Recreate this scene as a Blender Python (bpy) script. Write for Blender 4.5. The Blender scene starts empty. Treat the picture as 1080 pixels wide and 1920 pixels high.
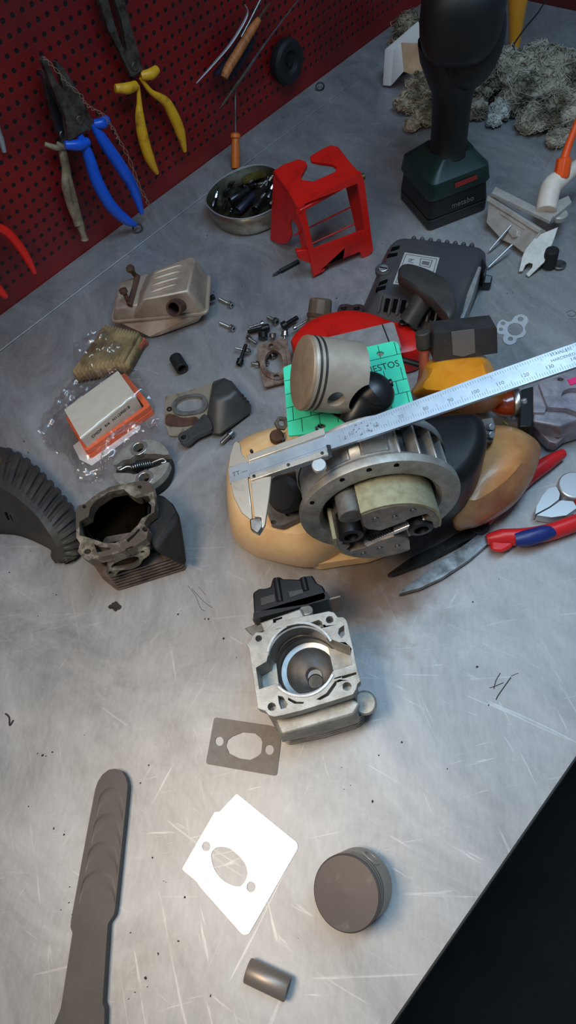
import bpy, bmesh, math, random
from mathutils import Vector, Matrix, noise
from mathutils.geometry import tessellate_polygon
PI = math.pi
rng = random.Random(7)
SC = bpy.context.scene
COL = SC.collection

# ------------------------------------------------------------------ camera
H, FPX, BENCH = 0.60, 1170.0, 0.90        # camera height over the bench, focal length in pixels, bench height
D_ = Vector((735 - 540, 1630 - 960, FPX)).normalized()
vp = Vector((3373 - 540, -1907 - 960, FPX))
X_ = (vp - D_ * vp.dot(D_)).normalized()
U_ = -D_
Y_ = U_.cross(X_)
CAM = Vector((0, 0, BENCH + H))

def ray(px, py):
    r = Vector((px - 540, py - 960, FPX))
    return Vector((r.dot(X_), r.dot(Y_), r.dot(U_)))

def P(px, py, z=0.0):
    """the point at height z over the bench that the photograph shows at (px, py)"""
    r = ray(px, py)
    return CAM + r * ((z - H) / r.z)

WALL_Y = 0.876
def Wl(px, py, off=0.0):
    """the point in front of the pegboard, off metres from it"""
    r = ray(px, py)
    return CAM + r * ((WALL_Y - off) / r.y)

def S(px, py, z=0.0):
    """metres per pixel there, across the view"""
    r = ray(px, py)
    return abs((z - H) / r.z)

def proj(p):
    d = p - CAM
    c = X_ * d.x + Y_ * d.y + U_ * d.z
    return 540 + FPX * c.x / c.z, 960 + FPX * c.y / c.z

class Plane:
    """a plane through three points, with a frame: x along a->b, z its normal on the camera's side"""
    def __init__(s, a, b, c):
        x = (b - a).normalized(); n = x.cross(c - a).normalized()
        if n.dot(CAM - a) < 0: n = -n
        y = n.cross(x)
        s.M = Matrix(((x.x, y.x, n.x, a.x), (x.y, y.y, n.y, a.y), (x.z, y.z, n.z, a.z), (0, 0, 0, 1)))
        s.I = s.M.inverted(); s.a = a; s.n = n
    def hit(s, px, py):
        r = ray(px, py)
        return CAM + r * ((s.a - CAM).dot(s.n) / r.dot(s.n))
    def uv(s, pts):
        return [(s.I @ s.hit(*p)).to_2d() for p in pts]

def frame(o, b, up=Vector((0, 0, 1))):
    x = (b - o); x = (x - up * x.dot(up)).normalized(); y = up.cross(x)
    return Matrix(((x.x, y.x, up.x, o.x), (x.y, y.y, up.y, o.y), (x.z, y.z, up.z, o.z), (0, 0, 0, 1)))

def axis_frame(o, z, xh=Vector((0, 0, 1))):
    z = z.normalized()
    if abs(z.dot(xh)) > .98: xh = Vector((1, 0, 0))
    x = (xh - z * z.dot(xh)).normalized(); y = z.cross(x)
    return Matrix(((x.x, y.x, z.x, o.x), (x.y, y.y, z.y, o.y), (x.z, y.z, z.z, o.z), (0, 0, 0, 1)))

# ------------------------------------------------------------------ outlines
def circ(cx, cy, r, n=32, ry=None):
    ry = ry or r
    return [(cx + r * math.cos(2 * PI * i / n), cy + ry * math.sin(2 * PI * i / n)) for i in range(n)]

def arc(cx, cy, r, a0, a1, n=16):
    return [(cx + r * math.cos(a0 + (a1 - a0) * i / n), cy + r * math.sin(a0 + (a1 - a0) * i / n)) for i in range(n + 1)]

def rnd(pts, r, n=5):
    """round the corners of a polygon"""
    out = []; pts = [Vector(p) for p in pts]; k = len(pts)
    for i in range(k):
        a, b, c = pts[i - 1], pts[i], pts[(i + 1) % k]
        d0, d1 = (a - b), (c - b)
        q = min(r, d0.length * .45, d1.length * .45)
        s, e = b + d0.normalized() * q, b + d1.normalized() * q
        for j in range(n + 1):
            t = j / n
            out.append(s * (1 - t) ** 2 + b * (2 * t * (1 - t)) + e * t * t)
    return out

def rrect(cx, cy, w, h, r, n=5):
    return rnd([(cx - w / 2, cy - h / 2), (cx + w / 2, cy - h / 2), (cx + w / 2, cy + h / 2), (cx - w / 2, cy + h / 2)], r, n)

def cr(pts, k=5, closed=False):
    """a smooth curve through the points"""
    p = [Vector(q) for q in pts]; n = len(p); out = []
    rngs = range(n) if closed else range(n - 1)
    for i in rngs:
        if closed: a, b, c, d = p[i - 1], p[i], p[(i + 1) % n], p[(i + 2) % n]
        else: a, b, c, d = p[max(i - 1, 0)], p[i], p[i + 1], p[min(i + 2, n - 1)]
        for j in range(k):
            t = j / k
            out.append(.5 * ((2 * b) + (c - a) * t + (2 * a - 5 * b + 4 * c - d) * t * t + (3 * b - a - 3 * c + d) * t ** 3))
    if not closed: out.append(p[-1])
    return out

# ------------------------------------------------------------------ mesh collector
class MB:
    def __init__(s): s.v = []; s.f = []
    def add(s, vs, fs, M=None):
        b = len(s.v)
        s.v += [(M @ Vector(v)) if M is not None else Vector(v) for v in vs]
        s.f += [tuple(i + b for i in f) for f in fs]
        return s
    def box(s, c, d, M=None):
        x, y, z = d[0] / 2, d[1] / 2, d[2] / 2
        vs = [Vector(c) + Vector(q) for q in ((-x, -y, -z), (x, -y, -z), (x, y, -z), (-x, y, -z), (-x, -y, z), (x, -y, z), (x, y, z), (-x, y, z))]
        return s.add(vs, [(0, 3, 2, 1), (4, 5, 6, 7), (0, 1, 5, 4), (1, 2, 6, 5), (2, 3, 7, 6), (3, 0, 4, 7)], M)
    def prism(s, outer, z0, z1, holes=(), M=None):
        loops = [[Vector((p[0], p[1], 0)) for p in outer]] + [[Vector((p[0], p[1], 0)) for p in h] for h in holes]
        tris = tessellate_polygon(loops); flat = [p for l in loops for p in l]; n = len(flat)
        vs = [(p.x, p.y, z0) for p in flat] + [(p.x, p.y, z1) for p in flat]
        fs = []
        for t in tris:
            a, b, c = (flat[i] for i in t)
            if (b - a).cross(c - a).z < 0: t = t[::-1]
            fs.append(tuple(i + n for i in t)); fs.append(tuple(t[::-1]))
        o = 0
        for l in loops:
            k = len(l)
            for i in range(k):
                j = (i + 1) % k; fs.append((o + i, o + j, o + j + n, o + i + n))
            o += k
        return s.add(vs, fs, M)
    def lathe(s, prof, M=None, n=40, caps=True, a0=0.0, a1=2 * PI):
        full = abs(a1 - a0 - 2 * PI) < 1e-6; m = n if full else n + 1
        vs = []; fs = []
        for r, z in prof:
            for i in range(m):
                a = a0 + (a1 - a0) * i / n; vs.append((r * math.cos(a), r * math.sin(a), z))
        for j in range(len(prof) - 1):
            for i in range(n):
                k = (i + 1) % m; fs.append((j * m + i, j * m + k, (j + 1) * m + k, (j + 1) * m + i))
        if caps and full:
            if prof[0][0] > 1e-6: fs.append(tuple(range(m))[::-1])
            if prof[-1][0] > 1e-6: fs.append(tuple((len(prof) - 1) * m + i for i in range(m)))
        return s.add(vs, fs, M)
    def ring(s, r0, r1, z0, z1, M=None, n=40):
        """a closed tube wall"""
        p = [(r0, z0), (r1, z0), (r1, z1), (r0, z1), (r0, z0)]
        return s.lathe(p, M, n, caps=False)
    def cyl(s, a, b, r0, r1=None, n=24):
        a, b = Vector(a), Vector(b); r1 = r0 if r1 is None else r1
        return s.lathe([(r0, 0), (r1, (b - a).length)], axis_frame(a, b - a), n)
    def tube(s, pts, r, n=10, closed=False, flat=1.0, side=None):
        """a tube along points; r number or list; flat squeezes it along its second axis; side fixes the first axis"""
        p = [Vector(q) for q in pts]; m = len(p)
        rs = r if isinstance(r, (list, tuple)) else [r] * m
        if len(rs) != m:
            rs = [rs[min(int(i * (len(rs) - 1) / (m - 1)), len(rs) - 2)] * (1 - (i * (len(rs) - 1) / (m - 1)) % 1 if i < m - 1 else 0) +
                  rs[min(int(i * (len(rs) - 1) / (m - 1)) + 1, len(rs) - 1)] * ((i * (len(rs) - 1) / (m - 1)) % 1 if i < m - 1 else 1) for i in range(m)]
        vs = []; fs = []; u = None
        for i in range(m):
            t = (p[(i + 1) % m] - p[i - 1]) if closed else (p[min(i + 1, m - 1)] - p[max(i - 1, 0)])
            t.normalize()
            if side is not None: u = side - t * side.dot(t)
            elif u is None: u = t.orthogonal()
            else: u = u - t * u.dot(t)
            u = u.normalized(); w = t.cross(u)
            for k in range(n):
                a = 2 * PI * k / n; vs.append(p[i] + u * (math.cos(a) * rs[i]) + w * (math.sin(a) * rs[i] * flat))
        for i in range(m if closed else m - 1):
            j = (i + 1) % m
            for k in range(n):
                l = (k + 1) % n; fs.append((i * n + k, i * n + l, j * n + l, j * n + k))
        if not closed:
            fs.append(tuple(range(n))[::-1]); fs.append(tuple((m - 1) * n + k for k in range(n)))
        return s.add(vs, fs)
    def ball(s, c, r, M=None, n=20, m=12):
        r = (r, r, r) if not isinstance(r, (tuple, list)) else r
        prof = [(math.sin(PI * j / m), -math.cos(PI * j / m)) for j in range(m + 1)]
        T = Matrix.Translation(Vector(c)) @ Matrix.Diagonal((r[0], r[1], r[2], 1))
        return s.lathe(prof, (M @ T) if M is not None else T, n, caps=False)
    def hull(s, pts):
        bm = bmesh.new()
        for p in pts: bm.verts.new(p)
        bmesh.ops.convex_hull(bm, input=bm.verts)
        bmesh.ops.delete(bm, geom=[v for v in bm.verts if not v.link_faces], context='VERTS')
        bmesh.ops.dissolve_limit(bm, angle_limit=.02, verts=bm.verts, edges=bm.edges)
        bm.verts.index_update(); bm.verts.ensure_lookup_table()
        vs = [v.co.copy() for v in bm.verts]; fs = [tuple(v.index for v in f.verts) for f in bm.faces]
        bm.free()
        return s.add(vs, fs)
    def stack(s, outline, prof, M=None, c=None):
        """stacked copies of an outline, prof = [(inset metres, z)]; closed top and bottom"""
        o = [Vector((q[0], q[1])) for q in outline]; k = len(o)
        c = Vector(c) if c else sum(o, Vector((0, 0))) / k
        vs = []; fs = []
        for ins, z in prof:
            for q in o:
                d = q - c; l = d.length
                e = c + d * max(0.02, (l - ins) / l); vs.append((e.x, e.y, z))
        for j in range(len(prof) - 1):
            for i in range(k):
                l = (i + 1) % k; fs.append((j * k + i, j * k + l, (j + 1) * k + l, (j + 1) * k + i))
        fs.append(tuple(range(k))[::-1]); fs.append(tuple((len(prof) - 1) * k + i for i in range(k)))
        return s.add(vs, fs, M)
    def grid(s, rows, closed=False):
        m, n = len(rows), len(rows[0]); vs = [p for r in rows for p in r]; fs = []
        for i in range(m - 1):
            for j in range(n - 1 if not closed else n):
                k = (j + 1) % n; fs.append((i * n + j, i * n + k, (i + 1) * n + k, (i + 1) * n + j))
        return s.add(vs, fs)
    def build(s, name, mat, parent=None, bev=0.0, sm=38, sub=0, solid=0.0, cut=None, seg=2, world=True):
        """ONE mesh object; the collected points are world points unless world is False"""
        me = bpy.data.meshes.new(name)
        T = (parent.parent or parent).matrix_world.inverted() if (parent is not None and world) else Matrix()
        org = Vector((0, 0, 0))
        if parent is None and world:
            lo = [min(v[i] for v in s.v) for i in range(3)]; hi = [max(v[i] for v in s.v) for i in range(3)]
            org = Vector(((lo[0] + hi[0]) / 2, (lo[1] + hi[1]) / 2, lo[2])); T = Matrix.Translation(-org)
        me.from_pydata([T @ v for v in s.v], [], s.f); me.validate()
        bm = bmesh.new(); bm.from_mesh(me)
        bmesh.ops.recalc_face_normals(bm, faces=bm.faces); bm.to_mesh(me); bm.free()
        o = bpy.data.objects.new(name, me); COL.objects.link(o)
        if parent is not None: o.parent = parent
        o.location = org
        if parent is None: o.matrix_world = Matrix.Translation(org)
        me.materials.append(MAT[mat] if isinstance(mat, str) else mat)
        if cut is not None:
            cs = [q.build('cutter', mat, None, world=False) for q in (cut if isinstance(cut, list) else [cut])]
            for c in cs:
                md = o.modifiers.new('b', 'BOOLEAN'); md.operation = 'DIFFERENCE'; md.object = c; md.solver = 'EXACT'
            bpy.context.view_layer.update()
            dg = bpy.context.evaluated_depsgraph_get()
            nm = bpy.data.meshes.new_from_object(o.evaluated_get(dg), depsgraph=dg)
            o.modifiers.clear(); o.data = nm; me = nm
            for c in cs: bpy.data.objects.remove(c)
            if not me.materials: me.materials.append(MAT[mat])
        if solid: 
            md = o.modifiers.new('s', 'SOLIDIFY'); md.thickness = solid; md.offset = 0
        if bev:
            md = o.modifiers.new('v', 'BEVEL'); md.width = bev; md.segments = seg; md.limit_method = 'ANGLE'; md.angle_limit = math.radians(34)
        if sub:
            md = o.modifiers.new('d', 'SUBSURF'); md.levels = sub; md.render_levels = sub
        for p in me.polygons: p.use_smooth = True
        me.set_sharp_from_angle(angle=math.radians(sm))
        return o

def tag(o, label, cat, group=None, kind=None):
    o['label'] = label; o['category'] = cat
    if group: o['group'] = group
    if kind: o['kind'] = kind
    return o

def thing(name, label, cat, T, group=None):
    o = bpy.data.objects.new(name, None); COL.objects.link(o)
    o.empty_display_size = .02
    o.matrix_world = T if isinstance(T, Matrix) else Matrix.Translation(T)
    bpy.context.view_layer.update()
    return tag(o, label, cat, group)

def dup(root, M, label=None):
    """a copy of a thing with copies of its parts and sub-parts"""
    r = root.copy(); COL.objects.link(r); r.matrix_world = M
    if label: r['label'] = label
    for ch in list(root.children):
        c = ch.copy(); COL.objects.link(c); c.parent = r
        for g in ch.children:
            d = g.copy(); COL.objects.link(d); d.parent = c
    return r

def lettering(text, size, M, mat, parent, name='lettering', depth=.0002, align='CENTER', stretch=1.0):
    cu = bpy.data.curves.new('t', 'FONT'); cu.body = text; cu.size = size; cu.align_x = align; cu.align_y = 'CENTER'; cu.extrude = depth; cu.resolution_u = 3
    o = bpy.data.objects.new('t', cu); COL.objects.link(o); bpy.context.view_layer.update()
    dg = bpy.context.evaluated_depsgraph_get()
    me = bpy.data.meshes.new_from_object(o.evaluated_get(dg)); bpy.data.objects.remove(o)
    T = (parent.parent or parent).matrix_world.inverted() @ M @ Matrix.Diagonal((stretch, 1, 1, 1))
    me.transform(T); me.materials.clear(); me.materials.append(MAT[mat])
    q = bpy.data.objects.new(name, me); COL.objects.link(q); q.parent = parent
    return q

# ------------------------------------------------------------------ materials
MAT = {}
def lin(c):
    return tuple((v / 255 / 12.92) if v / 255 <= .04045 else ((v / 255 + .055) / 1.055) ** 2.4 for v in c)

def pm(name, col, rough=.5, metal=0.0, var=None, vscale=40, vlo=.4, vhi=.65, bump=0, bscale=300, sss=0, spec=.5, coat=0, rvar=0, stretch=None, trans=0):
    m = bpy.data.materials.new(name); m.use_nodes = True; nt = m.node_tree; b = nt.nodes['Principled BSDF']
    b.inputs['Base Color'].default_value = (*lin(col), 1); b.inputs['Roughness'].default_value = rough
    b.inputs['Metallic'].default_value = metal; b.inputs['Specular IOR Level'].default_value = spec
    b.inputs['Coat Weight'].default_value = coat
    if trans: b.inputs['Transmission Weight'].default_value = trans
    if sss:
        b.inputs['Subsurface Weight'].default_value = sss; b.inputs['Subsurface Radius'].default_value = (1, .45, .15); b.inputs['Subsurface Scale'].default_value = .012
    tc = nt.nodes.new('ShaderNodeTexCoord'); src = tc.outputs['Object']
    if stretch:
        mp = nt.nodes.new('ShaderNodeMapping'); mp.inputs['Scale'].default_value = stretch; nt.links.new(src, mp.inputs[0]); src = mp.outputs[0]
    if var:
        n = nt.nodes.new('ShaderNodeTexNoise'); n.inputs['Scale'].default_value = vscale; n.inputs['Detail'].default_value = 6; n.inputs['Roughness'].default_value = .65
        r = nt.nodes.new('ShaderNodeValToRGB'); r.color_ramp.elements[0].position = vlo; r.color_ramp.elements[1].position = vhi
        r.color_ramp.elements[0].color = (*lin(col), 1); r.color_ramp.elements[1].color = (*lin(var), 1)
        nt.links.new(src, n.inputs['Vector']); nt.links.new(n.outputs[0], r.inputs[0]); nt.links.new(r.outputs[0], b.inputs['Base Color'])
        if rvar:
            mr = nt.nodes.new('ShaderNodeMapRange'); mr.inputs[1].default_value = vlo; mr.inputs[2].default_value = vhi
            mr.inputs[3].default_value = rough; mr.inputs[4].default_value = rough + rvar
            nt.links.new(n.outputs[0], mr.inputs[0]); nt.links.new(mr.outputs[0], b.inputs['Roughness'])
    if bump:
        n2 = nt.nodes.new('ShaderNodeTexNoise'); n2.inputs['Scale'].default_value = bscale; n2.inputs['Detail'].default_value = 4
        bu = nt.nodes.new('ShaderNodeBump'); bu.inputs['Strength'].default_value = bump; bu.inputs['Distance'].default_value = .001
        nt.links.new(src, n2.inputs['Vector']); nt.links.new(n2.outputs[0], bu.inputs['Height']); nt.links.new(bu.outputs[0], b.inputs['Normal'])
    MAT[name] = m
    return m

pm('steel', (150, 150, 150), .38, 1, (95, 92, 88), 60)
pm('bolt_steel', (175, 175, 172), .3, 1)
pm('bright_steel', (196, 198, 200), .36, .75)
pm('dark_steel', (52, 52, 55), .45, .7, (34, 33, 33), 80)
pm('old_steel', (105, 98, 88), .5, .7, (62, 52, 44), 90)
pm('black_bolt', (24, 24, 26), .42, .4)
pm('cast_alu', (165, 164, 158), .52, .55, (135, 132, 124), 70, bump=.12, bscale=900)
pm('cast_alu_bright', (192, 193, 192), .42, .7, (160, 158, 152), 60, bump=.08, bscale=700)
pm('grey_cast', (112, 111, 108), .55, .35, (86, 84, 80), 60, bump=.12, bscale=900)
pm('machined', (196, 194, 188), .26, .85)
pm('bore_steel', (150, 150, 150), .36, .8, (116, 114, 112), 30)
pm('black_plastic', (20, 21, 23), .38, 0)
pm('black_matte', (17, 17, 18), .7, 0)
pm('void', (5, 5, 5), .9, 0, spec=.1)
pm('grey_plastic', (55, 56, 57), .45, 0, (44, 44, 43), 50, bump=.15, bscale=1200)
pm('dusty_plastic', (48, 46, 44), .6, 0, (66, 60, 52), 25, .45, .7, bump=.15, bscale=900)
pm('starter_plastic', (60, 61, 66), .5, 0, (80, 74, 66), 14, .5, .75, bump=.12, bscale=900)
pm('handle_plastic', (58, 57, 55), .5, 0, (45, 44, 42), 30)
pm('red_plastic', (196, 24, 14), .42, 0, (150, 16, 12), 30, .5, .75)
pm('bright_red', (225, 30, 14), .4, 0)
pm('dark_red', (150, 22, 26), .4, 0)
pm('tool_red', (200, 34, 36), .38, 0)
pm('tool_blue', (28, 44, 110), .4, 0)
pm('blue_grip', (22, 88, 205), .32, 0, (14, 62, 160), 25, .5, .8)
pm('yellow_grip', (226, 166, 28), .45, 0, (150, 100, 30), 60, .52, .72)
pm('beige_grip', (150, 132, 104), .6, 0, (100, 84, 62), 50)
pm('navy_grip', (28, 30, 46), .5, 0)
pm('orange_grip', (220, 112, 30), .4, 0, (176, 82, 24), 40)
pm('wood_handle', (186, 110, 52), .55, 0, (140, 78, 36), 30, stretch=(6, 1, 1))
pm('orange_plastic', (238, 84, 22), .4, 0)
pm('amber_bottle', (214, 140, 38), .35, 0, sss=.2)
pm('white_plastic', (226, 212, 196), .5, 0, (205, 188, 170), 30)
pm('filter_paper', (214, 206, 188), .8, 0)
pm('filter_side', (196, 188, 170), .8, 0)
pm('filter_rubber', (240, 104, 54), .5, 0)
pm('old_rubber', (206, 104, 72), .55, 0, (150, 74, 52), 40)
pm('dirty_paper', (158, 134, 92), .9, 0, (104, 84, 54), 35, .4, .65)
pm('paper_white', (226, 222, 220), .8, 0)
pm('carton_white', (214, 204, 196), .8, 0)
pm('carton_brown', (186, 148, 112), .85, 0, (168, 130, 96), 30)
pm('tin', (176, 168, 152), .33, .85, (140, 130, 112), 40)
pm('tin_shade_dirt', (70, 66, 50), .5, .6, (40, 36, 30), 50)  # inside of the tin: shade and dirt both put into the colour
pm('socket_steel', (74, 72, 76), .32, .85, (44, 42, 46), 90)
pm('brass', (120, 108, 46), .4, .6, (84, 74, 34), 60)
pm('muffler_steel', (182, 166, 148), .5, .45, (150, 128, 112), 30, .4, .7, bump=.06, bscale=500)
pm('rust', (92, 62, 46), .8, .2, (58, 40, 34), 90, bump=.4, bscale=1200)
pm('rusty_flange', (134, 118, 106), .7, .3, (92, 66, 50), 60, .42, .62, bump=.25, bscale=900)
pm('rusty_plate', (146, 136, 120), .6, .35, (84, 66, 48), 45, .5, .68)
pm('brown_cap', (92, 78, 62), .5, 0, (140, 128, 110), 60, .52, .7, bump=.3, bscale=500)
pm('gasket_green', (62, 205, 164), .55, 0)
pm('green_ink', (18, 92, 72), .6, 0)
pm('dark_ink', (28, 44, 40), .7, 0)
pm('grey_ink', (96, 96, 98), .7, 0)
pm('piston_alu', (178, 168, 154), .45, .45, (160, 150, 136), 40)
pm('piston_crown', (150, 132, 110), .55, .3, (132, 112, 90), 60, .4, .7, bump=.08, bscale=800)
pm('ring_steel', (92, 90, 86), .35, .8)
pm('carbon', (92, 84, 80), .55, .25, (120, 112, 108), 55, .55, .75)
pm('pin_steel', (138, 128, 118), .42, .5)
pm('dull_gasket', (122, 114, 106), .7, 0, (112, 104, 96), 200)
pm('alu_gasket', (206, 202, 196), .46, .6)
pm('light_gasket', (176, 182, 188), .6, .1)
pm('lever_steel', (72, 68, 66), .5, .25, (64, 60, 58), 30)
pm('tank', (226, 192, 144), .42, 0, (206, 158, 100), 16, .4, .7, sss=.3, coat=.1)
pm('tank_amber', (226, 150, 34), .25, 0, (204, 116, 24), 30, .4, .7, sss=.3, coat=.3)
pm('tank_dark', (208, 156, 98), .36, 0, (160, 90, 48), 18, .35, .7, sss=.3, coat=.15)
pm('lining', (150, 148, 120), .6, .1, (128, 124, 98), 120, stretch=(1, 1, .1))
pm('clutch_steel', (150, 142, 134), .42, .7, (112, 104, 96), 60)
pm('oily_steel', (96, 90, 82), .36, .75, (60, 55, 50), 60)
pm('old_alu', (92, 84, 74), .5, .5, (168, 160, 142), 42, .50, .66, bump=.2, bscale=700)
pm('oily_bore', (44, 34, 24), .25, .6, (22, 17, 12), 30)
pm('sooty', (14, 14, 15), .7, .1, (28, 26, 24), 40, bump=.2, bscale=600)
pm('fin_alu', (112, 100, 94), .55, .35, (66, 56, 52), 50)
pm('caliper_steel', (168, 174, 180), .38, .75, (150, 156, 162), 40)
pm('caliper_jaw', (214, 204, 188), .3, .75, (180, 168, 150), 40, .55, .75)
pm('caliper_mark', (104, 110, 118), .6, .2)
pm('carb_metal', (160, 156, 164), .45, .4, (126, 122, 130), 60)
pm('bulb', (150, 54, 22), .2, 0, (120, 40, 18), 40, sss=.2, coat=.5)
pm('pink', (226, 40, 110), .7, 0)
pm('drill_green', (14, 40, 36), .42, 0)
pm('drill_black', (14, 17, 17), .5, 0)
pm('drill_red', (140, 30, 26), .5, 0)
pm('sticker', (182, 180, 176), .5, .1)
pm('die_cast', (190, 184, 176), .5, .3, (168, 162, 152), 60)
pm('cotton', (176, 158, 132), .95, 0, (96, 86, 66), 34, .40, .60)
pm('cotton_grey', (180, 170, 150), .95, 0, (78, 72, 54), 22, .40, .62)
pm('shroud_grey', (150, 148, 148), .55, .25, (132, 130, 128), 60)
pm('dirt', (46, 38, 34), .9, 0)
pm('wire_tan', (140, 116, 96), .6, .2)
pm('pale_plastic', (104, 102, 100), .5, 0)
pm('cotton_pale', (206, 204, 192), .95, 0, (140, 138, 124), 40, .4, .6)
# ------------------------------------------------------------------ setting
def bench_mat():
    m = bpy.data.materials.new('scratched_steel'); m.use_nodes = True; nt = m.node_tree; L = nt.links; b = nt.nodes['Principled BSDF']
    N = lambda t: nt.nodes.new('ShaderNode' + t)
    tc = N('TexCoord')
    def noise_(scale, st=(1, 1, 1), rot=0, detail=5, rough=.6, dist=0):
        m0 = N('Mapping'); m0.inputs['Rotation'].default_value = (0, 0, rot); L.new(tc.outputs['Object'], m0.inputs[0])
        mp = N('Mapping'); mp.inputs['Scale'].default_value = st; L.new(m0.outputs[0], mp.inputs[0]); n = N('TexNoise'); n.inputs['Scale'].default_value = scale
        n.inputs['Detail'].default_value = detail; n.inputs['Roughness'].default_value = rough; n.inputs['Distortion'].default_value = dist; L.new(mp.outputs[0], n.inputs['Vector'])
        return n.outputs[0]
    def ramp(s, a, b_, va, vb):
        r = N('MapRange'); r.inputs[1].default_value = a; r.inputs[2].default_value = b_; r.inputs[3].default_value = va; r.inputs[4].default_value = vb
        r.clamp = True; L.new(s, r.inputs[0]); return r.outputs[0]
    def math_(op, a, c):
        x = N('Math'); x.operation = op
        for i, q in enumerate((a, c)):
            if isinstance(q, (int, float)): x.inputs[i].default_value = q
            else: L.new(q, x.inputs[i])
        return x.outputs[0]
    scr = None
    for sc, st, rot, th in ((120, (1, .06, 1), .5, .665), (150, (1, .05, 1), 1.35, .675), (110, (1, .06, 1), -.75, .68), (190, (1, .05, 1), 2.2, .675), (130, (1, .06, 1), 2.9, .67)):
        s = ramp(noise_(sc, st, rot, 3, .5, 1.6), th, th + .06, 0, 1); scr = s if scr is None else math_('MAXIMUM', scr, s)
    smear = noise_(9, (1, .6, 1), .3, 9, .72, .8); grain = noise_(260, (1, .25, 1), .9, 3, .6); cloud = noise_(2.2, (1, 1, 1), 0, 4)
    val = math_('ADD', ramp(smear, .28, .72, .20, .46), math_('MULTIPLY', scr, .07))
    val = math_('ADD', val, ramp(grain, .3, .7, -.018, .018))
    mix = N('Mix'); mix.data_type = 'RGBA'; mix.blend_type = 'MULTIPLY'; mix.inputs[0].default_value = 1
    cb = N('CombineColor'); [L.new(val, cb.inputs[i]) for i in range(3)]
    L.new(cb.outputs[0], mix.inputs[6])
    tint = N('ValToRGB'); tint.color_ramp.elements[0].position = .35; tint.color_ramp.elements[1].position = .7
    tint.color_ramp.elements[0].color = (.97, 1, 1.04, 1); tint.color_ramp.elements[1].color = (1.04, 1, .95, 1)
    L.new(cloud, tint.inputs[0]); L.new(tint.outputs[0], mix.inputs[7])
    # a brown oil stain on the top in front of the engine, and darker smudges
    mp = N('Mapping'); c = P(690, 1085) - Vector(((BX0 + BX1) / 2, .4, 0)); mp.inputs['Location'].default_value = (-c.x, -c.y, -c.z)
    L.new(tc.outputs['Object'], mp.inputs[0]); ln = N('VectorMath'); ln.operation = 'LENGTH'; L.new(mp.outputs[0], ln.inputs[0])
    d = math_('ADD', ln.outputs['Value'], ramp(noise_(28, detail=6), .3, .7, -.03, .03))
    st = N('Mix'); st.data_type = 'RGBA'; L.new(ramp(d, .025, .085, .85, 0), st.inputs[0]); L.new(mix.outputs[2], st.inputs[6]); st.inputs[7].default_value = (.16, .105, .075, 1)
    L.new(st.outputs[2], b.inputs['Base Color'])
    rg = math_('ADD', ramp(smear, .3, .7, .52, .62), math_('MULTIPLY', scr, -.04)); L.new(rg, b.inputs['Roughness'])
    b.inputs['Metallic'].default_value = .58
    bu = N('Bump'); bu.inputs['Strength'].default_value = .06; bu.inputs['Distance'].default_value = .001
    L.new(math_('ADD', math_('MULTIPLY', scr, .15), grain), bu.inputs['Height']); L.new(bu.outputs[0], b.inputs['Normal'])
    MAT['bench'] = m

def peg_mat():
    m = bpy.data.materials.new('red_pegboard'); m.use_nodes = True; nt = m.node_tree; L = nt.links; b = nt.nodes['Principled BSDF']
    N = lambda t: nt.nodes.new('ShaderNode' + t)
    tc = N('TexCoord'); sp = N('SeparateXYZ'); L.new(tc.outputs['Object'], sp.inputs[0])
    def M(op, a, c=0.0):
        x = N('Math'); x.operation = op
        for i, q in enumerate((a, c)):
            if isinstance(q, (int, float)): x.inputs[i].default_value = q
            else: L.new(q, x.inputs[i])
        return x.outputs[0]
    # object origin is world x=0, bench height: holes at x = .3899 + .0144 i, z = .2836 - .0157 k
    u = M('ADD', M('FRACT', M('DIVIDE', M('ADD', sp.outputs['X'], -.3899 + .0072 + 10 * .0144), .0144)), -.5)
    v = M('ADD', M('FRACT', M('DIVIDE', M('ADD', sp.outputs['Z'], -.2836 + .00785 + 60 * .0157), .0157)), -.5)
    d = M('SQRT', M('ADD', M('MULTIPLY', u, u), M('MULTIPLY', v, v)))
    hole = N('MapRange'); hole.inputs[1].default_value = .17; hole.inputs[2].default_value = .22; hole.inputs[3].default_value = 1; hole.inputs[4].default_value = 0
    L.new(d, hole.inputs[0])
    low = N('MapRange'); low.inputs[1].default_value = .022; low.inputs[2].default_value = .026; L.new(sp.outputs['Z'], low.inputs[0])
    hm = M('MULTIPLY', hole.outputs[0], low.outputs[0])
    n = N('TexNoise'); n.inputs['Scale'].default_value = 9; n.inputs['Detail'].default_value = 6; L.new(tc.outputs['Object'], n.inputs['Vector'])
    r = N('ValToRGB'); r.color_ramp.elements[0].position = .35; r.color_ramp.elements[1].position = .7
    r.color_ramp.elements[0].color = (*lin((128, 12, 9)), 1); r.color_ramp.elements[1].color = (*lin((92, 12, 11)), 1); L.new(n.outputs[0], r.inputs[0])
    mx = N('Mix'); mx.data_type = 'RGBA'; L.new(hm, mx.inputs[0]); L.new(r.outputs[0], mx.inputs[6]); mx.inputs[7].default_value = (.004, .003, .003, 1)
    L.new(mx.outputs[2], b.inputs['Base Color']); b.inputs['Roughness'].default_value = .5
    bu = N('Bump'); bu.inputs['Strength'].default_value = .8; bu.inputs['Distance'].default_value = .002; bu.invert = True
    L.new(hm, bu.inputs['Height']); L.new(bu.outputs[0], b.inputs['Normal'])
    MAT['pegboard'] = m

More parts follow.
